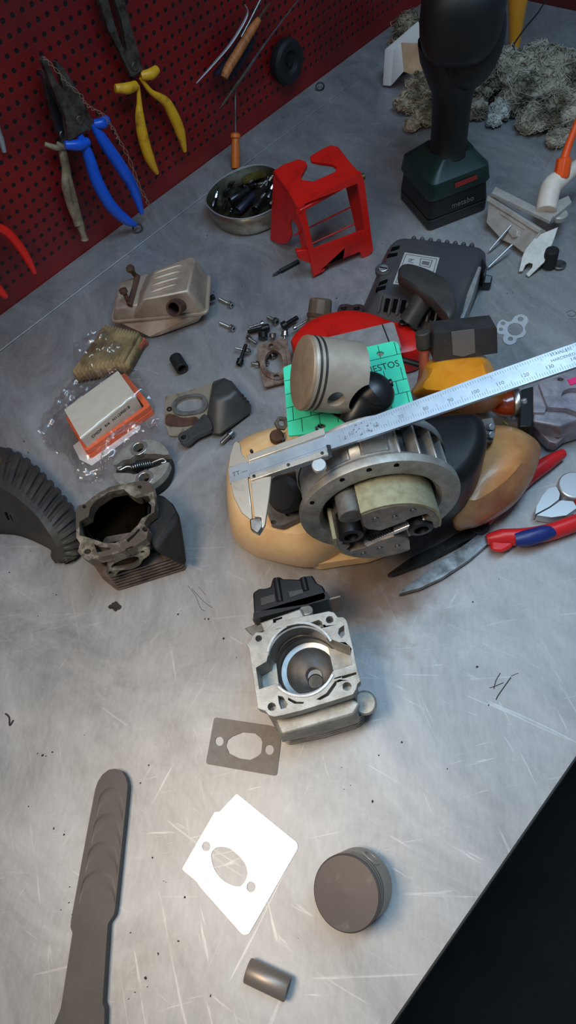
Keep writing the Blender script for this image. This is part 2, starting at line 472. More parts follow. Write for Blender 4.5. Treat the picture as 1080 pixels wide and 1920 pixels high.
def film_mat():
    m = bpy.data.materials.new('clear_film'); m.use_nodes = True; nt = m.node_tree; L = nt.links
    for n in list(nt.nodes): nt.nodes.remove(n)
    N = lambda t: nt.nodes.new('ShaderNode' + t)
    out = N('OutputMaterial'); tr = N('BsdfTransparent'); gl = N('BsdfGlossy'); mx = N('MixShader'); lw = N('LayerWeight')
    tr.inputs[0].default_value = (.98, .98, .98, 1); gl.inputs['Roughness'].default_value = .2; lw.inputs[0].default_value = .35
    mr = N('MapRange'); mr.inputs[3].default_value = .08; mr.inputs[4].default_value = .6; L.new(lw.outputs['Facing'], mr.inputs[0])
    L.new(mr.outputs[0], mx.inputs[0]); L.new(tr.outputs[0], mx.inputs[1]); L.new(gl.outputs[0], mx.inputs[2]); L.new(mx.outputs[0], out.inputs[0])
    MAT['film'] = m
BX0, BX1, BY0, BY1 = -.62, P(1010, 6).x, P(900, 1678).y, .8755
bench_mat(); peg_mat(); film_mat()
m = pm('floor_dark', (17, 19, 20), .8, 0, (26, 28, 29), 12)
pm('edge_dark', (40, 40, 40), .5, .6)

bench = thing('workbench', 'long grey steel workbench with a scratched, stained top covered in engine parts', 'workbench', Vector(((BX0 + BX1) / 2, .4, 0)))
MB().box(((BX0 + BX1) / 2, (BY0 + BY1) / 2, BENCH - .0015), (BX1 - BX0, BY1 - BY0, .003)).build('worktop', 'bench', bench)
cy = P(65, 611).y
MB().box(((BX0 + BX1) / 2, (cy + BY1) / 2, BENCH + .0012), (BX1 - BX0, BY1 - cy, .0022)).build('back_ledge', 'bench', bench, bev=.0008)
MB().box(((BX0 + BX1) / 2, BY0 - .001, BENCH - .024), (BX1 - BX0, .003, .046)).build('front_lip', 'edge_dark', bench, bev=.001)
for x in (BX0 + .05, BX1 - .05):
    for y in (BY0 + .05, BY1 - .06):
        MB().box((x, y, BENCH / 2 - .002), (.04, .04, BENCH - .004)).build('leg', 'dark_steel', bench, bev=.002)

wall = MB()
for q in ((-1.2, WALL_Y, -.0), ): pass
w = MB().box((.8, .02, .3), (5.2, .04, 2.6)).build('wall_back', 'pegboard', None, world=False)
w.matrix_world = Matrix.Translation((0, WALL_Y, BENCH)); w['kind'] = 'structure'
fl = MB().box((.8, -.4, -.05), (5.2, 2.6, .1)).build('floor', 'floor_dark', None, world=True); fl['kind'] = 'structure'

# ------------------------------------------------------------------ camera, lights, world
cam = bpy.data.cameras.new('camera'); co = bpy.data.objects.new('camera', cam); COL.objects.link(co)
F_ = ray(540, 960).normalized(); Rg = (ray(541, 960) - ray(540, 960)).normalized(); Up = (ray(540, 959) - ray(540, 960)).normalized()
co.matrix_world = Matrix(((Rg.x, Up.x, -F_.x, CAM.x), (Rg.y, Up.y, -F_.y, CAM.y), (Rg.z, Up.z, -F_.z, CAM.z), (0, 0, 0, 1)))
cam.sensor_fit = 'VERTICAL'; cam.sensor_height = 36; cam.lens = 36 * FPX / 1920; cam.clip_start = .01
SC.camera = co

def area(name, loc, to, size, power, col, sy=None):
    l = bpy.data.lights.new(name, 'AREA'); l.energy = power; l.color = col; l.size = size
    if sy: l.shape = 'RECTANGLE'; l.size_y = sy
    o = bpy.data.objects.new(name, l); COL.objects.link(o)
    o.matrix_world = axis_frame(Vector(loc), Vector(loc) - Vector(to)); return o
wl = area('work_lamp', (-.21, .235, BENCH + .82), (-.04, .10, BENCH), .24, 2.5, (1, .81, .61)); wl.data.spread = math.radians(120)
area('ceiling_tube', (.42, .10, BENCH + 1.15), (.36, .30, BENCH), .9, 9.8, (.50, .75, 1), .25)
w = bpy.data.worlds.new('room'); SC.world = w; w.use_nodes = True
w.node_tree.nodes['Background'].inputs[0].default_value = (.40, .55, .74, 1); w.node_tree.nodes['Background'].inputs[1].default_value = .19
vs = SC.view_settings; vs.view_transform = 'Standard'; vs.look = 'None'; vs.gamma = 1; vs.use_curve_mapping = False; vs.exposure = 0
# ------------------------------------------------------------------ things on the pegboard
WM = lambda off: Matrix(((1, 0, 0, 0), (0, 0, -1, WALL_Y - off), (0, 1, 0, BENCH), (0, 0, 0, 1)))   # x along the wall, y up, z out of it
def wpts(px, off): return [(q.x, q.z - BENCH) for q in (Wl(*p, off) for p in px)]
def wall_plate(px, off, t, r=.0, holes=()):
    o = wpts(px, off)
    if r: o = rnd(o, r)
    return MB().prism(o, 0, t, [wpts(h, off) for h in holes], WM(off))
def wall_tube(px, off, r, n=12, k=5, flat=1.0):
    return MB().tube(cr([Wl(*p, off) for p in px], k), r, n, flat=flat, side=Vector((0, -1, 0)))

def pliers(name_label, cat, off, jaw_a, jaw_b, pivot, grips, guards, jaw_mat, grip_mat, r, guard_r=.007):
    t = thing('pliers', name_label, cat, Wl(*pivot, off))
    wall_plate(jaw_a, off, .008, .002).build('jaw', jaw_mat, t, bev=.0016)
    wall_plate(jaw_b, off - .004, .008, .002).build('jaw', jaw_mat, t, bev=.0016)
    c = Wl(*pivot, off); MB().cyl(c, c + Vector((0, -.0095, 0)), .006, .0055).build('pivot_rivet', jaw_mat, t, bev=.0006)
    for g, gd in zip(grips, guards):
        h = wall_tube(g, off + .003, r, 14).build('grip', grip_mat, t)
        a, b = (Wl(*q, off + .004) for q in gd)
        MB().tube(cr([a, a.lerp(b, .5) + Vector((0, -.004, -.001)), b], 5), [guard_r * .8, guard_r * 1.1, guard_r * .9], 10).build('finger_guard', grip_mat, h)
    return t

pliers('blue-handled combination pliers hanging on the red pegboard, wrapped with thin wire', 'pliers', .035,
       [(72, 110), (80, 106), (98, 148), (112, 165), (130, 196), (160, 238), (122, 262), (116, 214), (98, 178)],
       [(97, 112), (105, 114), (118, 132), (132, 156), (152, 195), (174, 234), (150, 248), (125, 215), (108, 175), (112, 160)], (143, 222),
       [[(148, 252), (165, 290), (182, 340), (208, 386), (236, 412), (254, 421)], [(174, 232), (195, 266), (226, 312), (250, 352), (266, 400)]],
       [[(122, 272), (164, 266)], [(176, 232), (200, 224)]], 'old_steel', 'blue_grip', [.0045, .0078, .009, .009, .0075, .0035], .0065)
pliers('old pliers with worn beige handles hanging behind the blue ones', 'pliers', .012,
       [(72, 128), (78, 128), (92, 172), (108, 235), (122, 262), (112, 268), (98, 235), (84, 185)],
       [(86, 150), (94, 150), (112, 215), (126, 258), (118, 268), (104, 240)], (112, 250),
       [[(110, 268), (121, 302), (128, 330), (136, 372), (148, 414), (157, 442), (159, 449)], [(118, 275), (122, 310), (124, 350), (136, 396), (146, 420)]],
       [[(84, 270), (118, 278)], [(106, 268), (122, 276)]], 'steel', 'beige_grip', [.003, .0062, .0046, .0068, .0062, .0046, .0062], .0035)
pliers('long-nosed pliers with torn yellow handles hanging on the red pegboard', 'pliers', .016,
       [(170, -28), (190, -28), (204, 30), (222, 84), (236, 100), (262, 128), (240, 142), (220, 100), (196, 52)],
       [(200, -28), (220, -28), (236, 38), (252, 92), (263, 130), (244, 143), (232, 100), (230, 82), (222, 40)], (246, 122),
       [[(258, 160), (261, 190), (262, 220), (268, 256), (280, 296), (295, 325)], [(264, 146), (283, 172), (310, 190), (326, 218), (338, 248), (347, 284)]],
       [[(216, 166), (254, 160)], [(264, 142), (293, 131)]], 'old_steel', 'yellow_grip', [.0028, .0036, .0068, .0084, .0078, .0028], .0066)
t = thing('pliers', 'pliers showing only their bright red handles beside the worn beige pliers', 'pliers', Wl(-40, 400, .03))
wall_plate([(-95, 330), (-60, 330), (-30, 395), (-45, 425), (-75, 400)], .03, .01, .003).build('jaw', 'old_steel', t, bev=.0015)
wall_tube([(-40, 410), (-10, 424), (14, 436), (38, 464), (54, 490), (65, 512)], .03, [.004, .006, .0062, .0062, .0055, .003], 14).build('grip', 'bright_red', t)
wall_tube([(-58, 405), (-40, 470), (-18, 520), (0, 545), (11, 556)], .03, [.004, .006, .006, .006, .004], 14).build('grip', 'bright_red', t)
tag(wall_tube([(-14, 205), (-4, 245), (2, 262), (8, 285)], .006, [.004, .0042, .0042, .003], 12).build('hanging_punch', 'bright_steel'), 'grey steel punch tip hanging beside the worn beige pliers', 'punch')

# twisted thin wire down the blue pliers
r = random.Random(3)
path = [(80, 106), (92, 118), (112, 140), (130, 160), (150, 178), (160, 195), (175, 205), (192, 215), (205, 232), (216, 248), (222, 262), (236, 285), (250, 320), (262, 352), (276, 378), (281, 398)]
tw = MB()
for s in range(2):
    pp = []
    for i, q in enumerate(cr([Vector(p) for p in path], 6)):
        a = i * .85 + s * PI; pp.append(Wl(q.x + 2.6 * math.cos(a) + r.uniform(-1, 1), q.y + 2.6 * math.sin(a) + r.uniform(-1, 1), .052))
    tw.tube(pp, .0005, 5)
tag(tw.build('wire', 'wire_tan'), 'thin twisted wire tangled along the blue-handled pliers', 'wire')

# the cluster of picks
t = thing('hook_pick', 'bent pale metal pick with a dark blue handle hanging on the pegboard', 'pick', Wl(430, 90, .03))
wall_tube([(368, 156), (395, 126), (428, 88), (448, 58), (461, 34), (464, 20), (459, 9)], .03, [.0008, .0022, .0026, .0026, .0022, .0018, .0012], 8, flat=.6).build('shaft', 'bright_steel', t)
wall_plate([(397, 138), (424, 146), (452, 106), (470, 72), (462, 58), (448, 72), (424, 106)], .014, .012, .003).build('handle', 'navy_grip', t, bev=.002)
tag(wall_tube([(452, 70), (466, 44), (480, 16), (496, -16)], .024, .0022, 10).build('steel_rod', 'steel'), 'straight grey steel rod beside the pick with the dark blue handle', 'rod')
t = thing('wooden_file', 'slim tool with an orange wooden handle hanging on the pegboard', 'file', Wl(450, 90, .034))
wall_tube([(420, 146), (428, 128), (450, 92), (472, 56), (486, 36)], .034, [.0056, .0068, .0068, .006, .0042], 14).build('handle', 'wood_handle', t, bev=.0005)
wall_tube([(484, 40), (490, 28), (506, 6)], .034, [.0028, .0022, .0012], 8).build('shank', 'rust', t)
t = thing('scriber', 'long thin steel scriber hanging beside the wooden-handled tool', 'scriber', Wl(460, 140, .036))
wall_tube([(412, 204), (440, 164), (462, 134)], .036, [.001, .0022, .0026], 8).build('tip', 'old_steel', t)
wall_tube([(458, 140), (480, 106), (510, 64), (562, -4)], .036, [.0026, .002, .0013, .001], 8).build('shaft', 'steel', t)
a, b = P(442, 316, .003), Wl(441, 160, .03); d = (b - a)
t = thing('screwdriver', 'thin screwdriver with an orange handle standing on the ledge against the pegboard', 'screwdriver', a)
MB().tube([a + d * q for q in (0, .04, .16, .30, .36, .38, .42, .44)], [.0062, .0068, .0072, .0064, .0058, .0084, .008, .0048], 14).build('handle', 'orange_grip', t)
MB().tube([a + d * .42, b], [.0016, .0014], 8).build('shaft', 'steel', t)
c = Wl(528, 112, .0)
t = thing('rubber_pad', 'round black rubber pad hanging low on the red pegboard', 'pad', c)
MB().lathe([(.002, .002), (.030, .002), (.033, .006), (.033, .018), (.029, .023), (.018, .022), (.014, .016), (.002, .016)], axis_frame(c, Vector((0, -1, 0)))).build('disc', 'black_matte', t)
MB().lathe([(.0005, .016), (.006, .016), (.006, .0205), (.0005, .0215)], axis_frame(c, Vector((0, -1, 0))), 18).build('bolt_head', 'dark_steel', t)

# two small steel eyelets
def eyelet(px, py, label):
    c = P(px, py, .0085); a = P(px + 10, py - 4, .0085)
    T = axis_frame(c, (CAM - c).normalized() + Vector((0, -.2, .2)))
    pts = [T @ Vector((.0056 * math.cos(2 * PI * i / 24), .0072 * math.sin(2 * PI * i / 24), 0)) for i in range(24)]
    return tag(MB().tube(pts, .0013, 8, closed=True).build('eyelet', 'dark_steel'), label, 'ring')
eyelet(258, 428, 'small steel ring standing on the bench ledge under the blue pliers')
eyelet(600, 162, 'small steel ring standing on the empty far stretch of bench ledge')
# ------------------------------------------------------------------ tin of sockets
zr = .034
rim = cr([(385, 378), (392, 357), (412, 337), (444, 318), (476, 309), (508, 312), (530, 328), (537, 352), (524, 382), (492, 402), (456, 411), (424, 408), (399, 397)], 4, True)
ctr = sum((P(q.x, q.y, zr) for q in rim), Vector()) / len(rim)
t = thing('tin', 'oval metal tin full of sockets and bits beside the red cover', 'tin', Vector((ctr.x, ctr.y, BENCH + .0005)))
def oval(s, z): return [Vector((ctr.x + (q.x - ctr.x) * s, ctr.y + (q.y - ctr.y) * s, BENCH + z)) for q in (P(p.x, p.y, zr) for p in rim)]
MB().grid([oval(.0, .0008), oval(.86, .0008), oval(.92, .004), oval(.955, .012), oval(.985, zr)], True).build('body', 'tin', t, solid=.0006)
MB().grid([oval(.0, .0022), oval(.85, .0022), oval(.93, .008), oval(.975, zr - .001)], True).build('lining', 'tin_shade_dirt', t, solid=.0004)  # inner skin in the darker colour that holds shade and dirt
MB().tube(oval(.99, zr), .0011, 8, closed=True).build('rim', 'bright_steel', t)

def socket(p0, z0, p1, z1, r, label, mat='socket_steel', name='socket'):
    a, b = P(*p0, z0), P(*p1, z1); l = (b - a).length; T = axis_frame(a, b - a)
    th = thing(name, label, 'socket', T, 'sockets and bits in the tin')
    MB().lathe([(r * .62, l * .4), (r * .66, 0), (r * .92, 0), (r, .0008), (r, l * .5), (r * .86, l * .56), (r * .86, l - .0008), (r * .78, l), (r * .3, l)], T, 24).build('barrel', mat, th)
    MB().lathe([(.0001, l * .4), (r * .63, l * .4)], T, 12, caps=False).build('socket_bottom', 'void', th)
socket((431.5, 377), .023, (466, 355), .024, .0068, 'largest dark socket lying open end out in the tin')
socket((478, 393), .022, (497, 354), .024, .0056, 'long thin-walled socket lying beside the largest one in the tin')
socket((446, 396), .014, (476, 366), .018, .0062, 'blue-black socket lying low under the largest one in the tin', 'navy_grip')
socket((455, 352), .019, (478, 342), .012, .0050, 'dull socket lying behind the largest one in the tin')
def bit(p0, z0, p1, z1, r, label, mat='socket_steel', cat='bit', name='screwdriver_bit', n=6):
    a, b = P(*p0, z0), P(*p1, z1); l = (b - a).length; T = axis_frame(a, b - a)
    return tag(MB().lathe([(r * .9, 0), (r, .0006), (r, l * .62), (r * .6, l * .7), (r * .6, l * .93), (r * .2, l)], T, n).build(name, mat, bev=.0002),
               label, cat, 'sockets and bits in the tin')
bit((411, 386), .022, (412, 349), .028, .0034, 'square grey extension bar standing up at the end of the tin', 'old_steel', 'extension bar', 'extension_bar', 4)
small = 'small steel screwdriver bit in the heap inside the oval tin'
for p0, z0, p1, z1, r in (((488, 352), .024, (500, 338), .03, .0028), ((470, 350), .022, (486, 344), .027, .0030), ((498, 350), .022, (503, 330), .03, .003), ((505, 340), .024, (512, 328), .03, .0028),
                          ((502, 372), .02, (512, 350), .026, .0032), ((398, 388), .012, (405, 366), .02, .003), ((420, 362), .016, (432, 352), .022, .0034), ((424, 378), .012, (420, 392), .016, .0032), ((436, 386), .01, (432, 398), .012, .0032), ((506, 384), .012, (522, 366), .016, .0032), ((446, 350), .02, (456, 342), .024, .003), ((490, 372), .026, (498, 362), .031, .0028), ((466, 344), .026, (474, 338), .03, .0026), ((484, 346), .029, (494, 343), .031, .0026), ((508, 356), .027, (512, 346), .031, .0026), ((404, 372), .02, (408, 358), .025, .0028), ((428, 348), .02, (440, 340), .025, .003)):
    bit(p0, z0, p1, z1, r, small, 'bolt_steel' if r < .0029 else 'socket_steel')
o = [P(*q, .026) for q in ((452, 334), (468, 326), (494, 320), (500, 328), (478, 336), (456, 344))]
mb = MB(); T = frame(o[0], o[2]); I = T.inverted()
mb.prism(rnd([(I @ q).to_2d() for q in o], .002), -.002, .001, (), T)
tag(mb.build('brass_plate', 'brass', bev=.0004), 'olive brass plate lying on the bits at the far end of the tin', 'plate', 'sockets and bits in the tin')

# ------------------------------------------------------------------ black bit by the red cover
a, b = P(511, 516, .0035), P(560, 490, .0035); l = (b - a).length
t = thing('driver_bit', 'black double-ended driver bit lying against the red cover', 'bit', frame(a, b))
T = axis_frame(a, b - a)
MB().lathe([(.0006, 0), (.0022, .002), (.0026, .008), (.0022, .010)], T, 4).build('tip', 'dark_steel', t)
MB().lathe([(.0022, .0095), (.0022, .0125), (.0033, .013), (.0033, l)], T, 6).build('shank', 'black_bolt', t, bev=.0003)

# ------------------------------------------------------------------ red plastic cover
zt = .068
A0, B0, C0 = P(587, 518, .005), P(700, 470, .005), P(512, 452, .004)
def zfit(base, px, py):
    """height over the ground point `base` at which the vertical comes closest to the pixel"""
    return min((k * .001 for k in range(5, 200)), key=lambda z: (proj(base + Vector((0, 0, z))) [1] - py) ** 2)
zt = zfit(A0, 560, 395)
A1, B1, C1, D1 = P(560, 395, zt), P(676, 328, zt), P(514, 322, zt), P(632, 275, zt)
front, top, left = Plane(A0, B0, A1), Plane(A1, B1, C1), Plane(C0, A0, C1)
right = Plane(B0, B0 + (C0 - A0), B1)
t = thing('red_cover', 'red plastic cover with open windows standing on the bench beside the tin', 'engine cover', frame(A0, B0))
def tr(pl, pts, t0, t1, holes=(), r=0.0):
    o = pl.uv(pts)
    return MB().prism(rnd(o, r) if r else o, t0, t1, [rnd(pl.uv(h), .002) for h in holes], pl.M)
tr(front, [(557, 398), (562, 388), (676, 322), (683, 340), (700, 470), (692, 479), (680, 484), (675, 472), (612, 497), (608, 508), (588, 519), (579, 474), (569, 430)], -.004, 0,
   [[(570, 383), (671, 344), (684, 432), (588, 468)]]).build('front_panel', 'red_plastic', t, bev=.0012)
tr(front, [(557, 472), (580, 470), (584, 496), (562, 488)], -.010, -.002).build('lug', 'red_plastic', t, bev=.001)
tr(top, [(512, 322), (535, 308), (561, 299), (574, 304), (576, 310), (565, 330), (566, 338), (588, 341), (628, 323), (631, 315), (622, 308), (592, 304), (583, 302), (581, 294), (604, 280), (620, 273), (634, 276), (660, 309), (679, 330), (562, 396), (540, 360)], -.004, .001).build('top_panel', 'red_plastic', t, bev=.0012)
tr(left, [(512, 322), (562, 396), (577, 470), (566, 470), (556, 424), (546, 410), (542, 420), (545, 442), (539, 456), (524, 458), (506, 450)], -.004, 0).build('side_panel', 'red_plastic', t, bev=.0012)
bm = MB()
D0 = B0 + (C0 - A0); back_in = (C0 - A0).normalized()
for z in (.014, .026, .05):
    k = z / zt
    p, q = A0.lerp(A1, k) + back_in * .03, B0.lerp(B1, k) + back_in * .03
    MB().tube([p, q], .0011, 6).build('cross_bar', 'red_plastic', t)
MB().hull([B0 + back_in * .004, B0 + back_in * .03, B1 + back_in * .004, B1 + back_in * .04, B1 + back_in * .004 - (B0 - A0).normalized() * .004, B0 + back_in * .004 - (B0 - A0).normalized() * .004, B1 + back_in * .04 - (B0 - A0).normalized() * .004, B0 + back_in * .03 - (B0 - A0).normalized() * .004]).build('side_panel', 'red_plastic', t, bev=.001)
c = B1 + Vector((0, 0, -.004)); d = (B0 - A0).normalized()
MB().cyl(c - d * .004, c + d * .005, .0042, n=16).build('fixing_screw', 'brass', t, bev=.0005)

# ------------------------------------------------------------------ cordless drill standing on its battery
a, b, d = P(803, 436), P(912, 394), P(750, 372)
ux, uy = (b - a).normalized(), (d - a); uy = (uy - ux * uy.dot(ux)).normalized()
lx, ly = (b - a).length, (d - a).dot(uy)
T = frame(a, b); zb = zfit(a, 813, 345)
t = thing('cordless_drill', 'dark green and black cordless drill standing on its battery', 'drill', T)
st = lambda x0, x1, y0, y1, z: rrect((x0 + x1) / 2, (y0 + y1) / 2, x1 - x0, y1 - y0, .008)
def slab(prof, r=.008):
    rows = []
    for x0, x1, y0, y1, z in prof: rows.append([T @ Vector((q[0], q[1], z)) for q in rrect((x0 + x1) / 2, (y0 + y1) / 2, x1 - x0, y1 - y0, min(r, (x1 - x0) * .3))])
    m = MB().grid(rows, True); k = len(rows[0]); n = len(m.v); m.f += [tuple(range(k))[::-1], tuple(range(n - k, n))]
    return m
bat = slab([(.002, lx - .002, .002, ly - .002, 0), (0, lx, 0, ly, .003), (0, lx, 0, ly, .016), (.002, lx - .002, .002, ly - .002, .017), (.0, lx, .0, ly, .019), (.003, lx - .003, .003, ly - .003, zb * .62)], .007).build('battery', 'drill_black', t)
foot = slab([(.0, lx, .0, ly, zb * .62), (-.001, lx + .001, -.001, ly + .001, zb * .66), (.002, lx - .002, .002, ly - .002, zb * .92), (.010, lx - .010, .010, ly - .008, zb), (lx * .25, lx * .82, ly * .22, ly * .78, zb + .012)], .010).build('foot', 'drill_green', t)
# handle and motor: placed over the foot
hc = T @ Vector((lx * .53, ly * .5, 0))
zt1 = zfit(hc, 852, 150)
def sect(c, rx, ry, z, n=20): 
    return [c + ux * (rx * math.cos(2 * PI * i / n)) + uy * (ry * math.sin(2 * PI * i / n)) + Vector((0, 0, z)) for i in range(n)]
rows = []
for k, w, dd in ((0, 1.2, 1.2), (.10, 1.0, 1.0), (.3, .97, 1.05), (.55, .97, 1.1), (.78, 1.05, 1.1), (.9, 1.3, 1.25), (1.05, 1.55, 1.45), (1.2, 1.8, 1.6), (1.4, 1.95, 1.65)):
    z = zb + .008 + (zt1 - zb) * k
    rows.append(sect(hc, .0235 * w, .0265 * dd, z))
MB().grid(rows, True).build('handle', 'drill_black', t)
mz = zt1 + .088
mc = hc + Vector((0, 0, mz)) + (ray(541, 100) - ray(540, 100)).normalized() * .006
ax = (ux * .55 + uy * .83).normalized()
Tm = axis_frame(mc, ax)
rows = []
for k, w in ((-.086, .30), (-.084, .62), (-.076, .82), (-.060, .96), (-.025, 1.0), (.022, 1.0), (.046, .96), (.060, .84), (.066, .6)):
    rows.append([Tm @ Vector((.046 * w * math.copysign(abs(math.cos(a)) ** .75, math.cos(a)), .046 * w * math.copysign(abs(math.sin(a)) ** .75, math.sin(a)), k)) for a in [2 * PI * i / 28 for i in range(28)]])
mh = MB().grid(rows, True); mh.f += [tuple(range(28))[::-1], tuple(range(28 * 8, 28 * 9))]
mh.build('motor_housing', 'drill_black', t)
for k in (-.03, -.012, .006): MB().tube([Tm @ Vector((.0462 * math.cos(a), .0464 * math.sin(a), k)) for a in [PI * .62 + i * .12 for i in range(7)]], .0022, 8).build('housing_ridge', 'drill_green', t)
MB().lathe([(.014, .060), (.024, .062), (.025, .085), (.020, .10), (.009, .108)], Tm, 20).build('chuck', 'drill_black', t)
MB().ball((0, 0, 0), (.028, .034, .050), axis_frame(P(890, 76, zt1 + .058), Vector((.15, -.1, 1))), 28, 16).build('motor_end', 'drill_black', t)
MB().ball((0, 0, 0), (.022, .028, .020), axis_frame(P(900, 12, zt1 + .092), Vector((.15, -.1, 1))), 24, 14).build('motor_shoulder', 'drill_green', t)
sw = ux.cross(Vector((0, 0, 1)))
MB().box((0, 0, 0), (.010, .018, .03), Matrix.Translation(hc + Vector((0, 0, zt1 - .012))) @ Tm.to_3x3().to_4x4() @ Matrix.Translation((-.026, 0, .0))).build('trigger', 'drill_red', t, bev=.003)
fp = Plane(a, b, a + Vector((0, 0, .05)))
MB().prism(fp.uv([(852, 344), (893, 328), (894, 335), (853, 352)]), .0005, .0014, (), fp.M).build('badge', 'drill_red', t)
lettering('metabo', .0115, fp.M @ Matrix.Translation((lx * .56, zb * .38, .0004)), 'grey_ink', t)
# ------------------------------------------------------------------ cotton waste, carton, far corner
def cotton(name, label, lumps, mat, seed, strands):
    """a matted heap of shredded cotton: lumpy core wrapped in curling strands"""
    r = random.Random(seed); mb = MB()
    for px, py, z, rad in lumps:
        c = P(px, py, z); bm = bmesh.new(); bmesh.ops.create_icosphere(bm, subdivisions=4, radius=1)
        vs = []
        for v in bm.verts:
            d = v.co.normalized(); k = 1 + .36 * noise.noise(d * 1.8 + c * 30) + .12 * noise.noise(d * 5 + c * 50) + .05 * noise.noise(d * 14 + c * 70)
            q = c + Vector((d.x, d.y, d.z * .85)) * rad * k; q.z = max(q.z, BENCH + .001); vs.append(q)
        bm.verts.index_update(); mb.add(vs, [tuple(v.index for v in f.verts) for f in bm.faces]); bm.free()
        for _ in range(int(strands * (rad / .03) ** 1.5)):
            d = Vector((r.gauss(0, 1), r.gauss(0, 1), r.gauss(.2, 1))).normalized(); u = d.orthogonal().normalized(); w = d.cross(u)
            ph = r.uniform(0, 6.28); step = r.uniform(.10, .2); pts = []; a = ph; q = d.copy(); hgt = r.uniform(.98, 1.2)
            for i in range(16):
                a += r.gauss(0, .75)
                q = (q + (u * math.cos(a) + w * math.sin(a)) * step).normalized()
                kk = 1 + .36 * noise.noise(q * 1.8 + c * 30) + .12 * noise.noise(q * 5 + c * 50) + .03 * r.gauss(0, 1)
                e = c + Vector((q.x, q.y, q.z * .85)) * rad * kk * hgt; e.z = max(e.z, BENCH + .003); pts.append(e)
            mb.tube(pts, r.uniform(.0004, .0009), 4)
    return tag(mb.build(name, mat), label, 'cotton waste', kind='stuff')
cotton('cotton_waste', 'frayed clump of beige cotton waste under the folded carton', [(790, 170, .026, .024), (765, 190, .016, .018), (798, 215, .016, .017), (772, 235, .010, .011), (770, 60, .02, .030), (752, 120, .012, .014)], 'cotton', 4, 130)
cotton('cotton_waste', 'large heap of grey cotton waste behind the cordless drill', [(905, 155, .03, .026), (945, 130, .045, .030), (985, 165, .034, .034), (1030, 140, .042, .036), (1060, 205, .024, .030), (895, 205, .012, .016), (1000, 225, .016, .022), (1045, 260, .01, .014), (1085, 150, .03, .034), (1000, 110, .05, .022)], 'cotton_grey', 5, 130)

cotton('cotton_waste', 'small pale tuft of cotton waste at the front of the grey heap beside the drill', [(940, 205, .016, .015), (928, 225, .010, .011)], 'cotton_pale', 9, 160)
t = thing('folded_carton', 'torn folded carton with white outside and tan inside lying on cotton waste', 'carton', P(770, 150, .02))
V = {k: P(*p) for k, p in dict(a=(718, 160, .004), b=(733, 161, .006), c=(722, 93, .052), d=(738, 94, .054), e=(752, 80, .06), f=(757, 134, .036), g=(784, 40, .085), h=(800, 77, .07), i=(807, 96, .06), j=(814, 118, .048), k=(800, 142, .034), l=(770, 140, .03), m=(814, 92, .062), n=(816, 130, .04), o=(780, 82, .062)).items()}
def sheet(name, ids, mat): return MB().add([V[i] for i in ids], [tuple(range(len(ids)))]).build(name, mat, t, solid=.0009, bev=.0002)
sheet('flap', 'abdc', 'carton_white'); sheet('flap', 'dbfe', 'carton_white'); sheet('inside_panel', ['e', 'o', 'h', 'i', 'j', 'k', 'l', 'f'], 'carton_brown')
sheet('flap', ['c', 'd', 'e', 'o', 'h', 'g'], 'carton_white'); sheet('flap', ['i', 'm', 'n', 'k', 'j'], 'carton_white')

a, b = P(966, 68, .05), P(974, -40, .12)
t = thing('orange_bottle', 'translucent orange bottle standing behind the drill in the cotton heap', 'bottle', a)
d = (b - a); T = axis_frame(a, d); l = d.length
MB().lathe([(.004, -.03), (.0075, -.028), (.0095, 0), (.012, l * .3), (.017, l * .8), (.018, l * 1.6), (.015, l * 1.9), (.004, l * 1.95)], T).build('body', 'amber_bottle', t)
MB().lathe([(.004, l * 1.95), (.009, l * 1.95), (.009, l * 2.15), (.003, l * 2.2)], T, 18).build('cap', 'drill_red', t)
tag(MB().tube(cr([P(964, 82, .085), P(985, 52, .085), P(1010, 22, .085), P(1028, -8, .085)], 6), .0012, 8).build('cord', 'black_matte'), 'thin black cord rising over the grey cotton heap', 'cord')

# ------------------------------------------------------------------ die-cast carburettor box with rods and bracket
a, b = P(913, 440, .004), P(979, 486, .004)
t = thing('throttle_box', 'pale grey die-cast box with two steel rods and a forked bracket', 'machine part', frame(a, b))
zt = .034
pl = Plane(P(911, 424, .008), P(979, 474, .008), P(917, 370, zt))
ndir = Vector((-pl.n.x, -pl.n.y, 0)).normalized()
def fr(pts, t0, t1, r=0, holes=()):
    o = pl.uv(pts); return MB().prism(rnd(o, r) if r else o, t0, t1, [pl.uv(h) for h in holes], pl.M)
fr([(917, 370), (1014, 434), (1004, 452), (990, 462), (980, 476), (962, 462), (940, 452), (911, 420)], -.013, 0).build('body', 'die_cast', t, bev=.001)
fr([(916, 369), (1015, 433), (1009, 440), (913, 379)], -.006, .0022).build('ridge', 'die_cast', t, bev=.0008)
fr([(940, 398), (985, 427), (983, 433), (938, 404)], -.001, .0010).build('rib', 'die_cast', t, bev=.0004)
fr([(957, 425), (973, 436), (971, 447), (963, 449), (950, 430)], -.001, .003).build('boss', 'die_cast', t, bev=.0008)
zt2 = .040
o = [P(*q, zt2) for q in ((1010, 398), (1036, 410), (1072, 381), (1066, 368), (1030, 384))]
T = frame(o[0], o[1]); I = T.inverted()
MB().prism([(I @ q).to_2d() for q in o], -.010, 0, (), T).build('top_plate', 'die_cast', t, bev=.0012)
o = [P(*q, zt2 + .0015) for q in ((921, 364), (1031, 417), (1038, 407), (928, 352))]
MB().prism([(I @ q).to_2d() for q in o], -.003, .0015, (), T).build('top_ridge', 'die_cast', t, bev=.0008)
for p0, z0, p1, z1 in (((917, 472), .004, (958, 424), .026), ((915, 504), .003, (960, 461), .018)):
    MB().cyl(P(*p0, z0), P(*p1, z1) , .0015, n=12).build('rod', 'bright_steel', t, bev=.0003)
br = Plane(P(985, 462, .020), P(1040, 432, .034), P(985, 512, .003))
